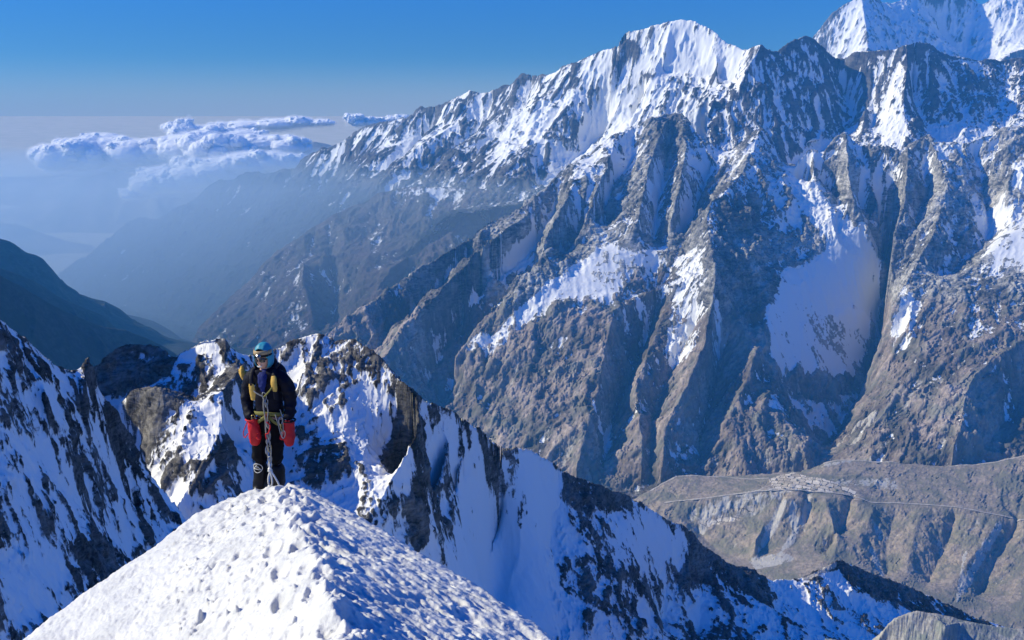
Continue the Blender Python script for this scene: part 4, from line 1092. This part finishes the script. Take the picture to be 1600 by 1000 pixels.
def tri_obj(name, V, F, mat, parent=None):
    me = bpy.data.meshes.new(name)
    me.vertices.add(len(V)); me.vertices.foreach_set('co', V.astype(np.float32).ravel())
    me.loops.add(F.size); me.loops.foreach_set('vertex_index', F.astype(np.int32).ravel())
    me.polygons.add(len(F)); me.polygons.foreach_set('loop_start', np.arange(0, F.size, 3, dtype=np.int32)); me.polygons.foreach_set('loop_total', np.full(len(F), 3, dtype=np.int32))
    me.polygons.foreach_set('use_smooth', np.ones(len(F), bool))
    me.update(); me.materials.append(mat)
    o = bpy.data.objects.new(name, me); COL.objects.link(o)
    if parent: o.parent = parent
    return o

def cloud(lobes, sd, label):
    """lobes: (u, v, d, half width px, half height px)"""
    rg = np.random.default_rng(sd)
    Vs, Fs, n = [], [], 0
    puffs = []
    for (u, v, d, ru, rv) in lobes:
        c = np.array(P(u, v, d)); k = d / FPX
        r = np.array([ru * k * 1.05, ru * k * .9, rv * k * 1.35])
        puffs.append((c, r))
        for _ in range(9):
            t = rg.uniform(0, 2 * math.pi); e = rg.uniform(-.25, .95)
            dv = np.array([math.cos(t) * math.cos(e), math.sin(t) * math.cos(e) * .8, math.sin(e)])
            s_ = rg.uniform(.22, .46)
            rr = np.array([r[2] * 1.5, r[2] * 1.4, r[2] * 1.1]) * s_ * 1.3
            puffs.append((c + r * dv * .85, rr))
            for _2 in range(2):
                t = rg.uniform(0, 2 * math.pi)
                puffs.append((c + r * dv * .85 + rr * np.array([math.cos(t) * .8, math.sin(t) * .7, rg.uniform(.1, .7)]), rr * rg.uniform(.35, .6)))
    k0 = lobes[0][2] / FPX
    for c, r in list(puffs):                       # torn shreds round the rims
        for _ in range(3):
            t = rg.uniform(0, 2 * math.pi); e = rg.uniform(-.5, .9)
            dv = np.array([math.cos(t) * math.cos(e), math.sin(t) * math.cos(e), math.sin(e)])
            puffs.append((c + r * dv * rg.uniform(.98, 1.12), np.array([1.9, 1.6, .8]) * k0 * rg.uniform(.5, 1.5)))
    for c, r in puffs:
        big = r[0] > 7 * k0; tiny = r[0] < 3.2 * k0
        p = (ICO if big else ICO2 if tiny else ICO4) * r + c
        q = p / (6.0 * k0)
        # cauliflower surface: rounded bulges with creases between
        h = (1 - np.abs(lattice3(q, 1))) * .40 + (1 - np.abs(lattice3(q * 2.3, 2))) * .20 + (1 - np.abs(lattice3(q * 5.1, 3))) * .10 + .05 * lattice3(q * 11, 4)
        nrm = (p - c) / (r * r); nrm /= np.linalg.norm(nrm, axis=1)[:, None]
        p = p + nrm * ((h - .4) * 3.4 * k0 * min(1, r[2] / (4 * k0)))[:, None]
        # flat-ish base
        zb = c[2] - r[2] * .55
        p[:, 2] = np.where(p[:, 2] < zb, zb + (p[:, 2] - zb) * .6, p[:, 2])
        Vs.append(p); F_ = ICF if big else ICF2 if tiny else ICF4
        Fs.append(F_ + n); n += len(p)
    o = tri_obj('cloud', np.concatenate(Vs), np.concatenate(Fs), CLM)
    tag(o, label, 'cloud', 'clouds over the far valley')
    # the thin vapour round the dense body
    Vs, Fs, n = [], [], 0
    for c, r in puffs:
        if r[0] < 4.5 * k0: continue
        p = ICO2 * (r * 1.10 + 1.6 * k0) + c
        Vs.append(p); Fs.append(ICF2 + n); n += len(p)
    f = tri_obj('vapour', np.concatenate(Vs), np.concatenate(Fs), FRM)
    md = f.modifiers.new('u', 'REMESH'); md.mode = 'VOXEL'; md.voxel_size = 1.5 * k0 * 3.2 / 2.4
    me = bpy.data.meshes.new_from_object(f.evaluated_get(bpy.context.evaluated_depsgraph_get()))
    f.modifiers.clear(); old = f.data; f.data = me; bpy.data.meshes.remove(old)
    co = np.empty(len(me.vertices) * 3, np.float32); me.vertices.foreach_get('co', co); co = co.reshape(-1, 3)
    no = np.empty(len(me.vertices) * 3, np.float32); me.vertices.foreach_get('normal', no); no = no.reshape(-1, 3)
    co = co + no * (lattice3(co / (7 * k0), 9) * 1.3 * k0 + lattice3(co / (2.8 * k0), 10) * .9 * k0)[:, None]
    me.vertices.foreach_set('co', co.ravel()); me.update()
    if not me.materials: me.materials.append(FRM)
    f.parent = o
    return o

D0 = 26500
cloud([(92, 248, D0, 34, 16), (130, 244, D0 + 400, 38, 20), (168, 240, D0 + 800, 40, 18), (205, 242, D0 + 500, 40, 17), (245, 238, D0 + 700, 42, 15), (160, 222, D0 + 1500, 34, 9), (290, 236, D0 + 500, 44, 18), (330, 240, D0, 40, 18), (366, 238, D0 + 300, 34, 16), (282, 206, D0 + 1500, 17, 11), (320, 216, D0 + 1800, 48, 13), (370, 218, D0 + 1800, 44, 11), (410, 226, D0 + 900, 38, 10), (450, 230, D0 + 700, 32, 11), (300, 262, D0 - 300, 26, 12)], 1, 'broad heaped white cloud bank with grey undersides, largest over the far valley')
cloud([(210, 304, 24600, 20, 7), (236, 290, 24700, 30, 13), (268, 286, 24800, 36, 14), (250, 276, 25100, 30, 11), (300, 278, 24900, 40, 15), (340, 268, 25000, 42, 15), (384, 258, 25100, 44, 14), (426, 254, 25200, 40, 12), (460, 252, 25300, 24, 8)], 2, 'low bright white cloud bank resting against the dark ridge')
cloud([(345, 200, 31000, 22, 6), (385, 198, 31200, 34, 6), (430, 195, 31300, 32, 6), (466, 191, 31400, 24, 6), (500, 192, 31500, 22, 3.5)], 3, 'long thin white cloud streak floating above the broad cloud bank')
cloud([(550, 187, 29000, 9, 6), (560, 190, 29100, 12, 7), (580, 191, 29200, 14, 5), (592, 190, 29300, 10, 4)], 4, 'small round white cloud peeping over the dark ridge')
cloud([(612, 187, 30000, 10, 4), (626, 186, 30000, 12, 4), (638, 187, 30000, 8, 3)], 5, 'tiny flat white cloud just behind the ridge crest')
# ================================================================== THE CLIMBER
def pmat(name, c, rough=.7, nscale=40, var=.25, bump=.3, metal=0.0, spec=.3):
    m, nt, out = new_mat(name); g = NT(nt); b = g.n('ShaderNodeBsdfPrincipled')
    pos = g.n('ShaderNodeTexCoord').outputs['Object']
    n = g.noise(pos, nscale, 4)
    g.lk(g.mix(n, tuple(x * (1 - var) for x in c), tuple(min(1, x * (1 + var)) for x in c)), b.inputs['Base Color'])
    b.inputs['Roughness'].default_value = rough; b.inputs['Metallic'].default_value = metal
    b.inputs['Specular IOR Level'].default_value = spec
    if bump:
        bp = g.n('ShaderNodeBump'); bp.inputs['Strength'].default_value = bump; bp.inputs['Distance'].default_value = .02
        g.lk(g.noise(pos, nscale * .35, 4, .6, .5), bp.inputs['Height']); g.lk(bp.outputs[0], b.inputs['Normal'])
    g.lk(b.outputs[0], out.inputs['Surface'])
    return m
M_SKIN = pmat('skin', (.62, .36, .26), .55, 30, .1, 0)
M_JACK = pmat('dark_shell_fabric', (.006, .007, .016), .6, 14, .4, .9, spec=.12)
M_TROU = pmat('black_trouser_fabric', (.005, .005, .008), .7, 14, .4, .8, spec=.1)
M_RED = pmat('red_mitten_fabric', (.55, .012, .018), .55, 18, .2, .6)
M_YEL = pmat('mustard_fabric', (.58, .36, .07), .6, 20, .2, .5)
M_TEAL = pmat('teal_hood_fabric', (.03, .27, .38), .5, 25, .2, .4)
M_BLUE = pmat('blue_fleece', (.008, .02, .13), .8, 40, .3, .5)
M_TAN = pmat('tan_helmet_shell', (.40, .29, .15), .5, 20, .2, .2)
M_BLK = pmat('black_rubber', (.008, .008, .010), .5, 20, .3, .2, spec=.2)
M_LENS = pmat('dark_lens', (.012, .012, .015), .08, 5, .1, 0, spec=.8)
M_MET = pmat('aluminium', (.42, .42, .43), .3, 10, .1, 0, metal=.9)
M_GLD = pmat('gold_anodised', (.42, .34, .14), .35, 10, .1, 0, metal=.8)
M_WEB = pmat('grey_webbing', (.30, .29, .26), .8, 60, .25, 0)
M_OLV = pmat('olive_webbing', (.20, .19, .05), .8, 60, .25, 0)
M_WHT = pmat('white_cord', (.72, .71, .66), .8, 60, .2, 0)
M_TEETH = pmat('teeth', (.75, .72, .66), .35, 20, .05, 0)

def me_obj(name, me, mat, parent=None):
    me.name = name
    for m_ in (mat if isinstance(mat, (list, tuple)) else [mat]): me.materials.append(m_)
    for p in me.polygons: p.use_smooth = True
    o = bpy.data.objects.new(name, me); COL.objects.link(o)
    if parent: o.parent = parent
    return o

def skin_mesh(verts, edges, root=0, sub=2):
    """verts: (x, y, z, radius or (rx, ry))"""
    me = bpy.data.meshes.new('tmp'); me.from_pydata([v[:3] for v in verts], edges, [])
    o = bpy.data.objects.new('tmp', me); COL.objects.link(o)
    md = o.modifiers.new('s', 'SKIN'); md.use_smooth_shade = True
    for i, v in enumerate(verts):
        r = v[3] if isinstance(v[3], tuple) else (v[3], v[3])
        me.skin_vertices[0].data[i].radius = r
        me.skin_vertices[0].data[i].use_root = (i == root)
    sb = o.modifiers.new('b', 'SUBSURF'); sb.levels = sub; sb.render_levels = sub
    dg = bpy.context.evaluated_depsgraph_get()
    res = bpy.data.meshes.new_from_object(o.evaluated_get(dg))
    bpy.data.objects.remove(o); bpy.data.meshes.remove(me)
    res.materials.clear()
    return res

def wrinkle(me, amp, sc, sd, axis=(1, 1, 1)):
    n = len(me.vertices); co = np.empty(n * 3, np.float32); me.vertices.foreach_get('co', co); co = co.reshape(-1, 3)
    no = np.empty(n * 3, np.float32); me.vertices.foreach_get('normal', no); no = no.reshape(-1, 3)
    h = (1 - np.abs(lattice3(co * np.array(axis) * sc + 7.3, sd))) - .5 + .5 * lattice3(co * sc * 2.1 + 3.1, sd + 1)
    co += no * (h * amp)[:, None]
    me.vertices.foreach_set('co', co.ravel()); me.update()
    return me

def tube_mesh(pts, r, seg=8, closed=False):
    bm = bmesh.new(); pts = [Vector(p) for p in pts]; n = len(pts); rings = []
    for i, p in enumerate(pts):
        a = pts[(i - 1) % n] if (closed or i) else p
        b_ = pts[(i + 1) % n] if (closed or i < n - 1) else p
        t = (b_ - a).normalized()
        up = Vector((0, 1, 0)) if abs(t.y) < .9 else Vector((1, 0, 0))
        s_ = t.cross(up).normalized(); w_ = s_.cross(t).normalized()
        rr = r[min(i, len(r) - 1)] if isinstance(r, list) else r
        rx, ry = (rr if isinstance(rr, tuple) else (rr, rr))
        rings.append([bm.verts.new(p + s_ * math.cos(2 * math.pi * k / seg) * rx + w_ * math.sin(2 * math.pi * k / seg) * ry) for k in range(seg)])
    for i in range(n if closed else n - 1):
        A, B = rings[i], rings[(i + 1) % n]
        for k in range(seg):
            bm.faces.new((A[k], A[(k + 1) % seg], B[(k + 1) % seg], B[k]))
    if not closed:
        bm.faces.new(rings[0][::-1]); bm.faces.new(rings[-1])
    me = bpy.data.meshes.new('tube'); bm.to_mesh(me); bm.free()
    return me

def smoothpath(pts, n=6):
    out = []; P_ = [Vector(p) for p in pts]
    for i in range(len(P_) - 1):
        a, b_, c, d = P_[max(i - 1, 0)], P_[i], P_[i + 1], P_[min(i + 2, len(P_) - 1)]
        for k in range(n):
            t = k / n
            out.append(.5 * ((2 * b_) + (c - a) * t + (2 * a - 5 * b_ + 4 * c - d) * t * t + (3 * b_ - a - 3 * c + d) * t ** 3))
    out.append(P_[-1]); return out

def ball(fn, nu=40, nv=28):
    """a closed surface of directions: fn(dir, theta, phi) -> point"""
    bm = bmesh.new(); bmesh.ops.create_uvsphere(bm, u_segments=nu, v_segments=nv, radius=1)
    for v in bm.verts:
        v.co = fn(v.co.copy())
    me = bpy.data.meshes.new('ball'); bm.to_mesh(me); bm.free()
    return me

def merge(meshes):
    bm = bmesh.new()
    for m_ in meshes: bm.from_mesh(m_)
    me = bpy.data.meshes.new('m'); bm.to_mesh(me); bm.free(); return me

# --- place: on the crest, a little way down the ridge
FEET = Vector(P(414, 765, 9.66)); hx, hy, hz = P(413, 535, 9.66)
HGT = 1.84
FEET = Vector((hx, 9.66, hz - HGT))
HC = Vector((-.012, -.02, 1.655))                 # head centre, body frame: facing -Y, x to the picture's right

def head(d):
    x, y, z = d
    p = Vector((x * .078, y * .098, z * .118))
    f = max(0, -y)                                # front of the face
    if z < 0:                                     # jaw narrows to a chin
        p.x *= 1 - .32 * (-z) ** 1.3; p.y *= 1 - .10 * (-z)
    g_ = lambda cx, cz, sx_, sz_: math.exp(-((x - cx) / sx_) ** 2 - ((z - cz) / sz_) ** 2)
    p.y -= f * .034 * g_(0, -.16, .13, .16)       # nose
    p.y -= f * .012 * g_(0, .10, .10, .25)
    p.y -= f * .012 * g_(0, -.85, .30, .20)       # chin
    p.y += f * .014 * (g_(.38, .10, .22, .14) + g_(-.38, .10, .22, .14))   # eye sockets
    p.y -= f * .008 * (g_(.5, -.22, .22, .2) + g_(-.5, -.22, .22, .2))     # cheeks raised by the grin
    p.y -= f * .010 * g_(0, -.42, .34, .07); p.y -= f * .011 * g_(0, -.60, .28, .07)  # lips
    p.y += f * .016 * g_(0, -.51, .30, .055)      # mouth opening
    if abs(x) > .8 and abs(y) < .35 and -.3 < z < .25: p.x *= 1.12        # ears
    c, s_ = math.cos(R(9)), math.sin(R(9))        # face tipped up to the camera
    p = Vector((p.x, p.y * c + p.z * s_ * 1, p.z * c - p.y * s_))
    return p + HC
hm = ball(head, 64, 48)
SH_R, SH_L = (-.19, .0, 1.462), (.195, .0, 1.438)
EL_R, EL_L = (-.285, .035, 1.16), (.262, .03, 1.17)
WR_R, WR_L = (-.165, -.10, .915), (.262, -.05, .915)
body = skin_mesh([(0, .02, .93, (.13, .10)), (0, .02, 1.12, (.125, .09)), (0, .01, 1.32, (.15, .10)), (0, .01, 1.46, (.09, .07)), (0, 0, 1.53, .055), (-.008, -.01, 1.60, .052),
                  (*SH_R, .06), (*EL_R, .045), (*WR_R, .032), (*SH_L, .06), (*EL_L, .045), (*WR_L, .032),
                  (-.10, .01, .86, .085), (-.148, -.01, .50, .045), (-.155, .02, .14, .04), (.08, .01, .86, .085), (.062, -.01, .50, .045), (.052, .02, .14, .04)],
                 [(0, 1), (1, 2), (2, 3), (3, 4), (4, 5), (3, 6), (6, 7), (7, 8), (3, 9), (9, 10), (10, 11), (0, 12), (12, 13), (13, 14), (0, 15), (15, 16), (16, 17)])
person = me_obj('person', merge([body, hm]), M_SKIN)
tag(person, 'climber in black clothing with red mittens and a teal hood standing on the snow crest', 'person')
person.location = FEET
person.rotation_euler = (0, 0, R(-11))

# --- clothing
jk = skin_mesh([(0, .02, .93, (.185, .135)), (0, .02, 1.04, (.165, .125)), (0, .015, 1.20, (.175, .125)), (0, .01, 1.36, (.185, .125)), (0, .01, 1.48, (.13, .10)), (0, 0, 1.545, (.088, .085)),
                (SH_R[0] - .005, 0, 1.455, .084), (-.255, .02, 1.31, .083), (*EL_R, .076), (-.24, -.03, 1.03, .066), (WR_R[0] - .01, WR_R[1], .94, .06),
                (SH_L[0] + .005, 0, 1.432, .084), (.255, .015, 1.31, .083), (*EL_L, .076), (.268, -.015, 1.03, .066), (WR_L[0], WR_L[1], .94, .06)],
               [(0, 1), (1, 2), (2, 3), (3, 4), (4, 5), (4, 6), (6, 7), (7, 8), (8, 9), (9, 10), (4, 11), (11, 12), (12, 13), (13, 14), (14, 15)], 2, 3)
me_obj('jacket', wrinkle(jk, .011, 11, 21), M_JACK, person)
tr = skin_mesh([(0, .02, .98, (.165, .125)), (0, .02, .88, (.16, .125)), (-.11, .01, .80, .108), (-.135, -.02, .64, .094), (-.150, -.035, .50, .084), (-.158, 0, .34, .090),
                (.075, .01, .80, .108), (.070, -.015, .64, .094), (.060, -.03, .50, .084), (.052, .005, .34, .090)],
               [(0, 1), (1, 2), (2, 3), (3, 4), (4, 5), (1, 6), (6, 7), (7, 8), (8, 9)], 0, 3)
me_obj('trousers', wrinkle(tr, .011, 12, 31, (1, 1, .6)), M_TROU, person)
for sx_, yaw in ((-1, -8), (1, 10)):
    x0 = -.158 if sx_ < 0 else .052
    bt = skin_mesh([(x0, 0, .40, .094), (x0, .0, .22, .088), (x0, .01, .09, .075), (x0 + sx_ * .01, -.10, .06, (.058, .048)), (x0 + sx_ * .016, -.21, .045, (.052, .036)), (x0, .075, .06, (.05, .05))],
                   [(0, 1), (1, 2), (2, 3), (3, 4), (2, 5)], 0, 3)
    bo = me_obj('boot', wrinkle(bt, .004, 12, 41), M_BLK, person)
    if sx_ < 0:                                   # the round mountain badge on the gaiter
        cx, cy, cz, rr = x0 + .002, -.088, .335, .056
        bend = lambda x, z: (cx + x, cy - .008 + .9 * x * x / .09 * .9, cz + z)
        ring = [bend(rr * math.cos(t), rr * math.sin(t)) for t in np.linspace(0, 2 * math.pi, 28, endpoint=False)]
        parts = [tube_mesh(ring, .0042, 6, True),
                 tube_mesh([bend(*q) for q in [(-.045, -.012), (-.03, .006), (-.018, .018), (-.006, .036), (.004, .016), (.012, .020), (.026, -.004), (.044, -.018)]], .0042, 6),
                 tube_mesh([bend(*q) for q in [(-.045, -.014), (-.015, -.010), (.018, -.017), (.046, -.024)]], .0042, 6),
                 tube_mesh([bend(*q) for q in [(-.002, .022), (.004, .004)]], .0036, 6)]
        me_obj('badge', merge(parts), M_WHT, bo)
# red mittens: body of the mitten, thumb leaving its side
for sx_, W in ((-1, WR_R), (1, WR_L)):
    wx_, wy_, wz_ = W
    inn = 1 if sx_ < 0 else -1                    # the thumb points inwards, to the thigh
    dx = .022 if sx_ < 0 else .006
    mt = skin_mesh([(wx_, wy_, .955, (.072, .066)), (wx_ + dx * .4, wy_ - .005, .89, (.066, .058)), (wx_ + dx, wy_ - .02, .80, (.076, .050)), (wx_ + dx * 1.5, wy_ - .035, .70, (.070, .044)), (wx_ + dx * 1.7, wy_ - .045, .635, (.050, .036)),
                    (wx_ + dx + inn * .062, wy_ - .05, .79, .030), (wx_ + dx + inn * .082, wy_ - .075, .725, .026)],
                   [(0, 1), (1, 2), (2, 3), (3, 4), (2, 5), (5, 6)], 0, 3)
    mo = me_obj('mitten', wrinkle(mt, .006, 18, 51 + sx_), M_RED, person)
    me_obj('cuff', tube_mesh([(wx_ + .073 * math.cos(t), wy_ + .068 * math.sin(t), .945) for t in np.linspace(0, 2 * math.pi, 20, endpoint=False)], .011, 8, True), M_BLK if sx_ > 0 else M_RED, mo)
me_obj('wrist_cord', tube_mesh(smoothpath([(-.215, -.11, .93), (-.25, -.12, .85), (-.285, -.11, .77), (-.265, -.12, .72), (-.21, -.14, .78)]), .006, 6), M_RED, person)
# hood, open at the face
def hood_shell():
    bm = bmesh.new(); bmesh.ops.create_uvsphere(bm, u_segments=56, v_segments=40, radius=1)
    kill = []
    for v in bm.verts:
        x, y, z = v.co
        if y < -.15 and (x / .72) ** 2 + ((z + .16) / .80) ** 2 < 1: kill.append(v)
        if z < -.80: kill.append(v)
    bmesh.ops.delete(bm, geom=list(set(kill)), context='VERTS')
    for v in bm.verts:
        x, y, z = v.co
        w_ = 1 + .18 * max(0, -z - .2)
        v.co = Vector((x * .108 * w_, y * .128 * w_ + .012, z * .150 + (.012 if z > 0 else 0))) + HC + Vector((0, 0, .025))
    bmesh.ops.recalc_face_normals(bm, faces=bm.faces)
    r = bmesh.ops.solidify(bm, geom=bm.faces[:], thickness=.010)
    me = bpy.data.meshes.new('h'); bm.to_mesh(me); bm.free(); return me
me_obj('hood', wrinkle(hood_shell(), .004, 16, 61), M_TEAL, person)
# rim of the hood, tan helmet brim under it, headlamp, dark glasses
def arc_front(rx, ry, z, a0, a1, n=24, dz=0.0):
    return [(HC.x + rx * math.sin(a), HC.y - ry * math.cos(a), z + dz * math.cos(a)) for a in np.linspace(R(a0), R(a1), n)]
hl = me_obj('headband', tube_mesh(arc_front(.092, .112, 1.742, -100, 100), (.030, .012), 10), M_TAN, person)
lamp = me_obj('headlamp_strap', tube_mesh(arc_front(.103, .122, 1.716, -105, 105), (.013, .006), 8), M_BLK, person)
bm = bmesh.new(); bmesh.ops.create_cube(bm, size=1); bmesh.ops.scale(bm, vec=(.062, .034, .040), verts=bm.verts); bmesh.ops.bevel(bm, geom=bm.edges[:], offset=.009, segments=3, affect='EDGES')
bmesh.ops.translate(bm, vec=HC + Vector((.004, -.136, .064)), verts=bm.verts); me = bpy.data.meshes.new('l'); bm.to_mesh(me); bm.free()
me_obj('headlamp', me, M_MET, lamp)
for q in (-.012, .018):
    bm = bmesh.new(); bmesh.ops.create_cone(bm, cap_ends=True, segments=16, radius1=.010, radius2=.010, depth=.010, matrix=Matrix.Translation(HC + Vector((q, -.155, .064))) @ Matrix.Rotation(R(90), 4, 'X'))
    me = bpy.data.meshes.new('l'); bm.to_mesh(me); bm.free(); me_obj('lamp_lens', me, M_BLK if q < 0 else M_LENS, lamp)
gl = me_obj('sunglasses', tube_mesh(arc_front(.088, .112, 1.672, -95, 95), (.006, .004), 8), M_BLK, person)
for sx_ in (-1, 1):
    def lens(d, sx_=sx_):
        a = R(sx_ * 21)
        ax = a + d.x * R(18)
        rr = .116 + d.y * .004
        return Vector((HC.x + math.sin(ax) * rr * .92, HC.y - math.cos(ax) * rr * 1.0, 1.664 + d.z * .024 - .004 * abs(d.x)))
    me_obj('lens', ball(lens, 24, 14), M_LENS, gl)
# grin
me_obj('teeth', tube_mesh([(HC.x + x, HC.y - .116 + 9 * x * x, 1.592 + 6.5 * x * x) for x in np.linspace(-.026, .026, 11)], [(.005 + .0045 * (1 - (i / 5 - 1) ** 2), .004) for i in range(11)], 8), M_TEETH, person)
nb = skin_mesh([(0, .0, 1.44, (.10, .085)), (-.004, -.02, 1.50, (.084, .088)), (-.008, -.022, 1.545, (.076, .088))], [(0, 1), (1, 2)], 0, 3)
me_obj('neck_gaiter', wrinkle(nb, .008, 22, 71, (.6, .6, 1.6)), M_BLUE, person)
me_obj('fleece_front', wrinkle(skin_mesh([(.0, -.085, 1.52, (.070, .035)), (.0, -.118, 1.44, (.062, .024)), (.005, -.136, 1.36, (.046, .018)), (.008, -.140, 1.28, (.018, .010))], [(0, 1), (1, 2), (2, 3)], 0, 3), .004, 20, 72), M_BLUE, person)

# --- harness with slings and carabiners
hb = me_obj('harness', merge([tube_mesh([(.186 * math.cos(t), .02 + .142 * math.sin(t), 1.02 + .010 * math.sin(3 * t)) for t in np.linspace(0, 2 * math.pi, 32, endpoint=False)], (.024, .008), 8, True),
                              tube_mesh(smoothpath([(.02, -.12, 1.00), (-.09, -.105, .92), (-.19, .0, .84), (-.16, .11, .84)]), (.020, .007), 8),
                              tube_mesh(smoothpath([(.05, -.12, 1.00), (.12, -.105, .92), (.19, .0, .84), (.16, .11, .84)]), (.020, .007), 8)]), M_OLV, person)
me_obj('belay_loop', tube_mesh([(.035 + .014 * math.cos(t), -.135, .985 + .045 * math.sin(t)) for t in np.linspace(0, 2 * math.pi, 16, endpoint=False)], .008, 6, True), M_RED, hb)
def link_mesh(hh, ww, r):
    pts = []
    for t in np.linspace(0, 2 * math.pi, 22, endpoint=False):
        pts.append((ww * math.cos(t) * (1 + .18 * math.sin(t)), 0, hh * math.sin(t)))
    return tube_mesh(pts, r, 6, True)
LM = link_mesh(.046, .021, .0052); LM.materials.append(M_MET)
LG = link_mesh(.046, .021, .0052); LG.materials.append(M_GLD)
for p in list(LM.polygons) + list(LG.polygons): p.use_smooth = True
def carabiner(x, y, z, rz, ry, gold=False):
    o = bpy.data.objects.new('carabiner', LG if gold else LM); COL.objects.link(o); o.parent = hb
    o.location = (x, y, z); o.rotation_euler = (R(-4), R(ry), R(rz))
for i, (x, z, rz, ry, gd) in enumerate([(.030, 1.25, 20, -8, 0), (.050, 1.17, 70, 12, 0), (.035, .99, 10, -10, 1), (.052, .92, 60, 8, 0), (.040, .84, 15, -6, 1), (.055, .77, 75, 6, 0), (.038, .69, 20, -12, 0), (.052, .62, 60, 5, 1), (.036, .55, 5, -6, 0), (.055, .49, 70, 10, 0), (.045, .42, 10, 0, 0),
                                        (.20, .96, 40, 8, 0), (.215, .88, 70, -6, 1), (.222, .80, 20, 4, 0), (-.13, .97, 60, -10, 1), (.012, .60, 80, 16, 0)]):
    y = -.150 if z > .5 else -.165
    if abs(x) > .1: y = -.135
    carabiner(x, y, z, rz, ry, gd)
for pts, mm, rr in [([(-.115, -.145, 1.335), (-.06, -.165, 1.29), (.028, -.165, 1.25)], M_WEB, .0085), ([(.155, -.135, 1.40), (.11, -.160, 1.33), (.035, -.168, 1.25)], M_OLV, .009),
                    ([(.03, -.165, 1.24), (.018, -.165, 1.12), (.028, -.16, .99), (.026, -.165, .85), (.032, -.165, .70), (.03, -.165, .52), (.046, -.165, .40)], M_WEB, .0085),
                    ([(.055, -.165, 1.18), (.070, -.165, 1.08), (.05, -.16, .96), (.072, -.165, .84), (.058, -.165, .72), (.074, -.165, .60), (.050, -.168, .44)], M_WEB, .007),
                    ([(.045, -.17, .95), (.085, -.168, .91), (.060, -.17, .82), (.025, -.17, .80), (.030, -.17, .74)], M_RED, .008),
                    ([(.135, -.125, 1.03), (.175, -.14, .90), (.20, -.15, .80)], M_WEB, .0075), ([(.19, -.11, 1.09), (.215, -.11, .98), (.222, -.13, .86), (.21, -.13, .78)], M_WEB, .006)]:
    me_obj('sling', tube_mesh(smoothpath(pts), rr, 6), mm, hb)

# --- backpack (worn, a thing of its own)
pk = bpy.data.objects.new('backpack', None); COL.objects.link(pk); pk.location = person.location; pk.rotation_euler = person.rotation_euler
tag(pk, 'black and mustard backpack worn on the climber\'s back', 'backpack')
pb = skin_mesh([(-.03, .24, 1.05, (.15, .10)), (-.03, .25, 1.25, (.165, .12)), (-.03, .24, 1.44, (.15, .11)), (-.03, .22, 1.52, (.11, .08))], [(0, 1), (1, 2), (2, 3)], 1, 3)
me_obj('pack_body', wrinkle(pb, .012, 9, 81), M_JACK, pk)
me_obj('side_pocket', wrinkle(skin_mesh([(-.275, .12, 1.32, .035), (-.315, .09, 1.38, .055), (-.345, .07, 1.45, .042), (-.325, .07, 1.52, .020)], [(0, 1), (1, 2), (2, 3)], 1, 3), .008, 20, 82), M_YEL, pk)
me_obj('lid', wrinkle(skin_mesh([(-.20, .10, 1.50, .06), (-.10, .16, 1.56, .07), (.06, .18, 1.55, .06)], [(0, 1), (1, 2)], 1, 3), .010, 14, 83), M_JACK, pk)
for pts, pad in [([(-.115, .09, 1.565), (-.125, -.03, 1.55), (-.130, -.115, 1.47), (-.118, -.148, 1.39), (-.112, -.150, 1.30), (-.118, -.148, 1.20)], [(-.118, -.146, 1.392), (-.112, -.152, 1.33), (-.108, -.154, 1.26), (-.112, -.150, 1.20)]),
                 ([(.115, .09, 1.565), (.125, -.03, 1.55), (.138, -.105, 1.49), (.150, -.136, 1.42), (.162, -.140, 1.32), (.165, -.138, 1.22)], [(.140, -.112, 1.485), (.150, -.138, 1.42), (.158, -.144, 1.36), (.160, -.142, 1.315)])]:
    st = me_obj('shoulder_strap', tube_mesh(smoothpath(pts), (.026, .011), 10), M_JACK, pk)
    q = smoothpath(pad); nq = len(q)
    me_obj('strap_pad', wrinkle(tube_mesh(q, [(.024 + .014 * math.sin(math.pi * (i / (nq - 1)) ** .7), .013) for i in range(nq)], 12), .003, 20, 84), M_YEL, st)

# --- the white cord: a knotted loop and a tail down into the snow
rp = bpy.data.objects.new('rope', None); COL.objects.link(rp); rp.location = person.location; rp.rotation_euler = person.rotation_euler
tag(rp, 'white cord with a hanging knotted loop, tied to the climber and running into the snow', 'rope')
me_obj('loop', tube_mesh(smoothpath([(.048, -.175, .345), (.022, -.178, .27), (.020, -.178, .20), (.040, -.178, .165), (.064, -.178, .20), (.064, -.178, .27), (.052, -.178, .345)]), .010, 8), M_WHT, rp)
me_obj('knot', wrinkle(ball(lambda d: Vector((d.x * .026, d.y * .022, d.z * .034)) + Vector((.05, -.178, .365)), 24, 16), .006, 50, 91), M_WHT, rp)
me_obj('tail', tube_mesh(smoothpath([(.058, -.18, .36), (.10, -.185, .30), (.145, -.19, .22), (.175, -.20, .145), (.21, -.23, .06)]), .010, 8), M_WHT, rp)
me_obj('lead', tube_mesh(smoothpath([(.05, -.178, .37), (.045, -.172, .42), (.044, -.168, .47)]), .009, 8), M_WHT, rp)
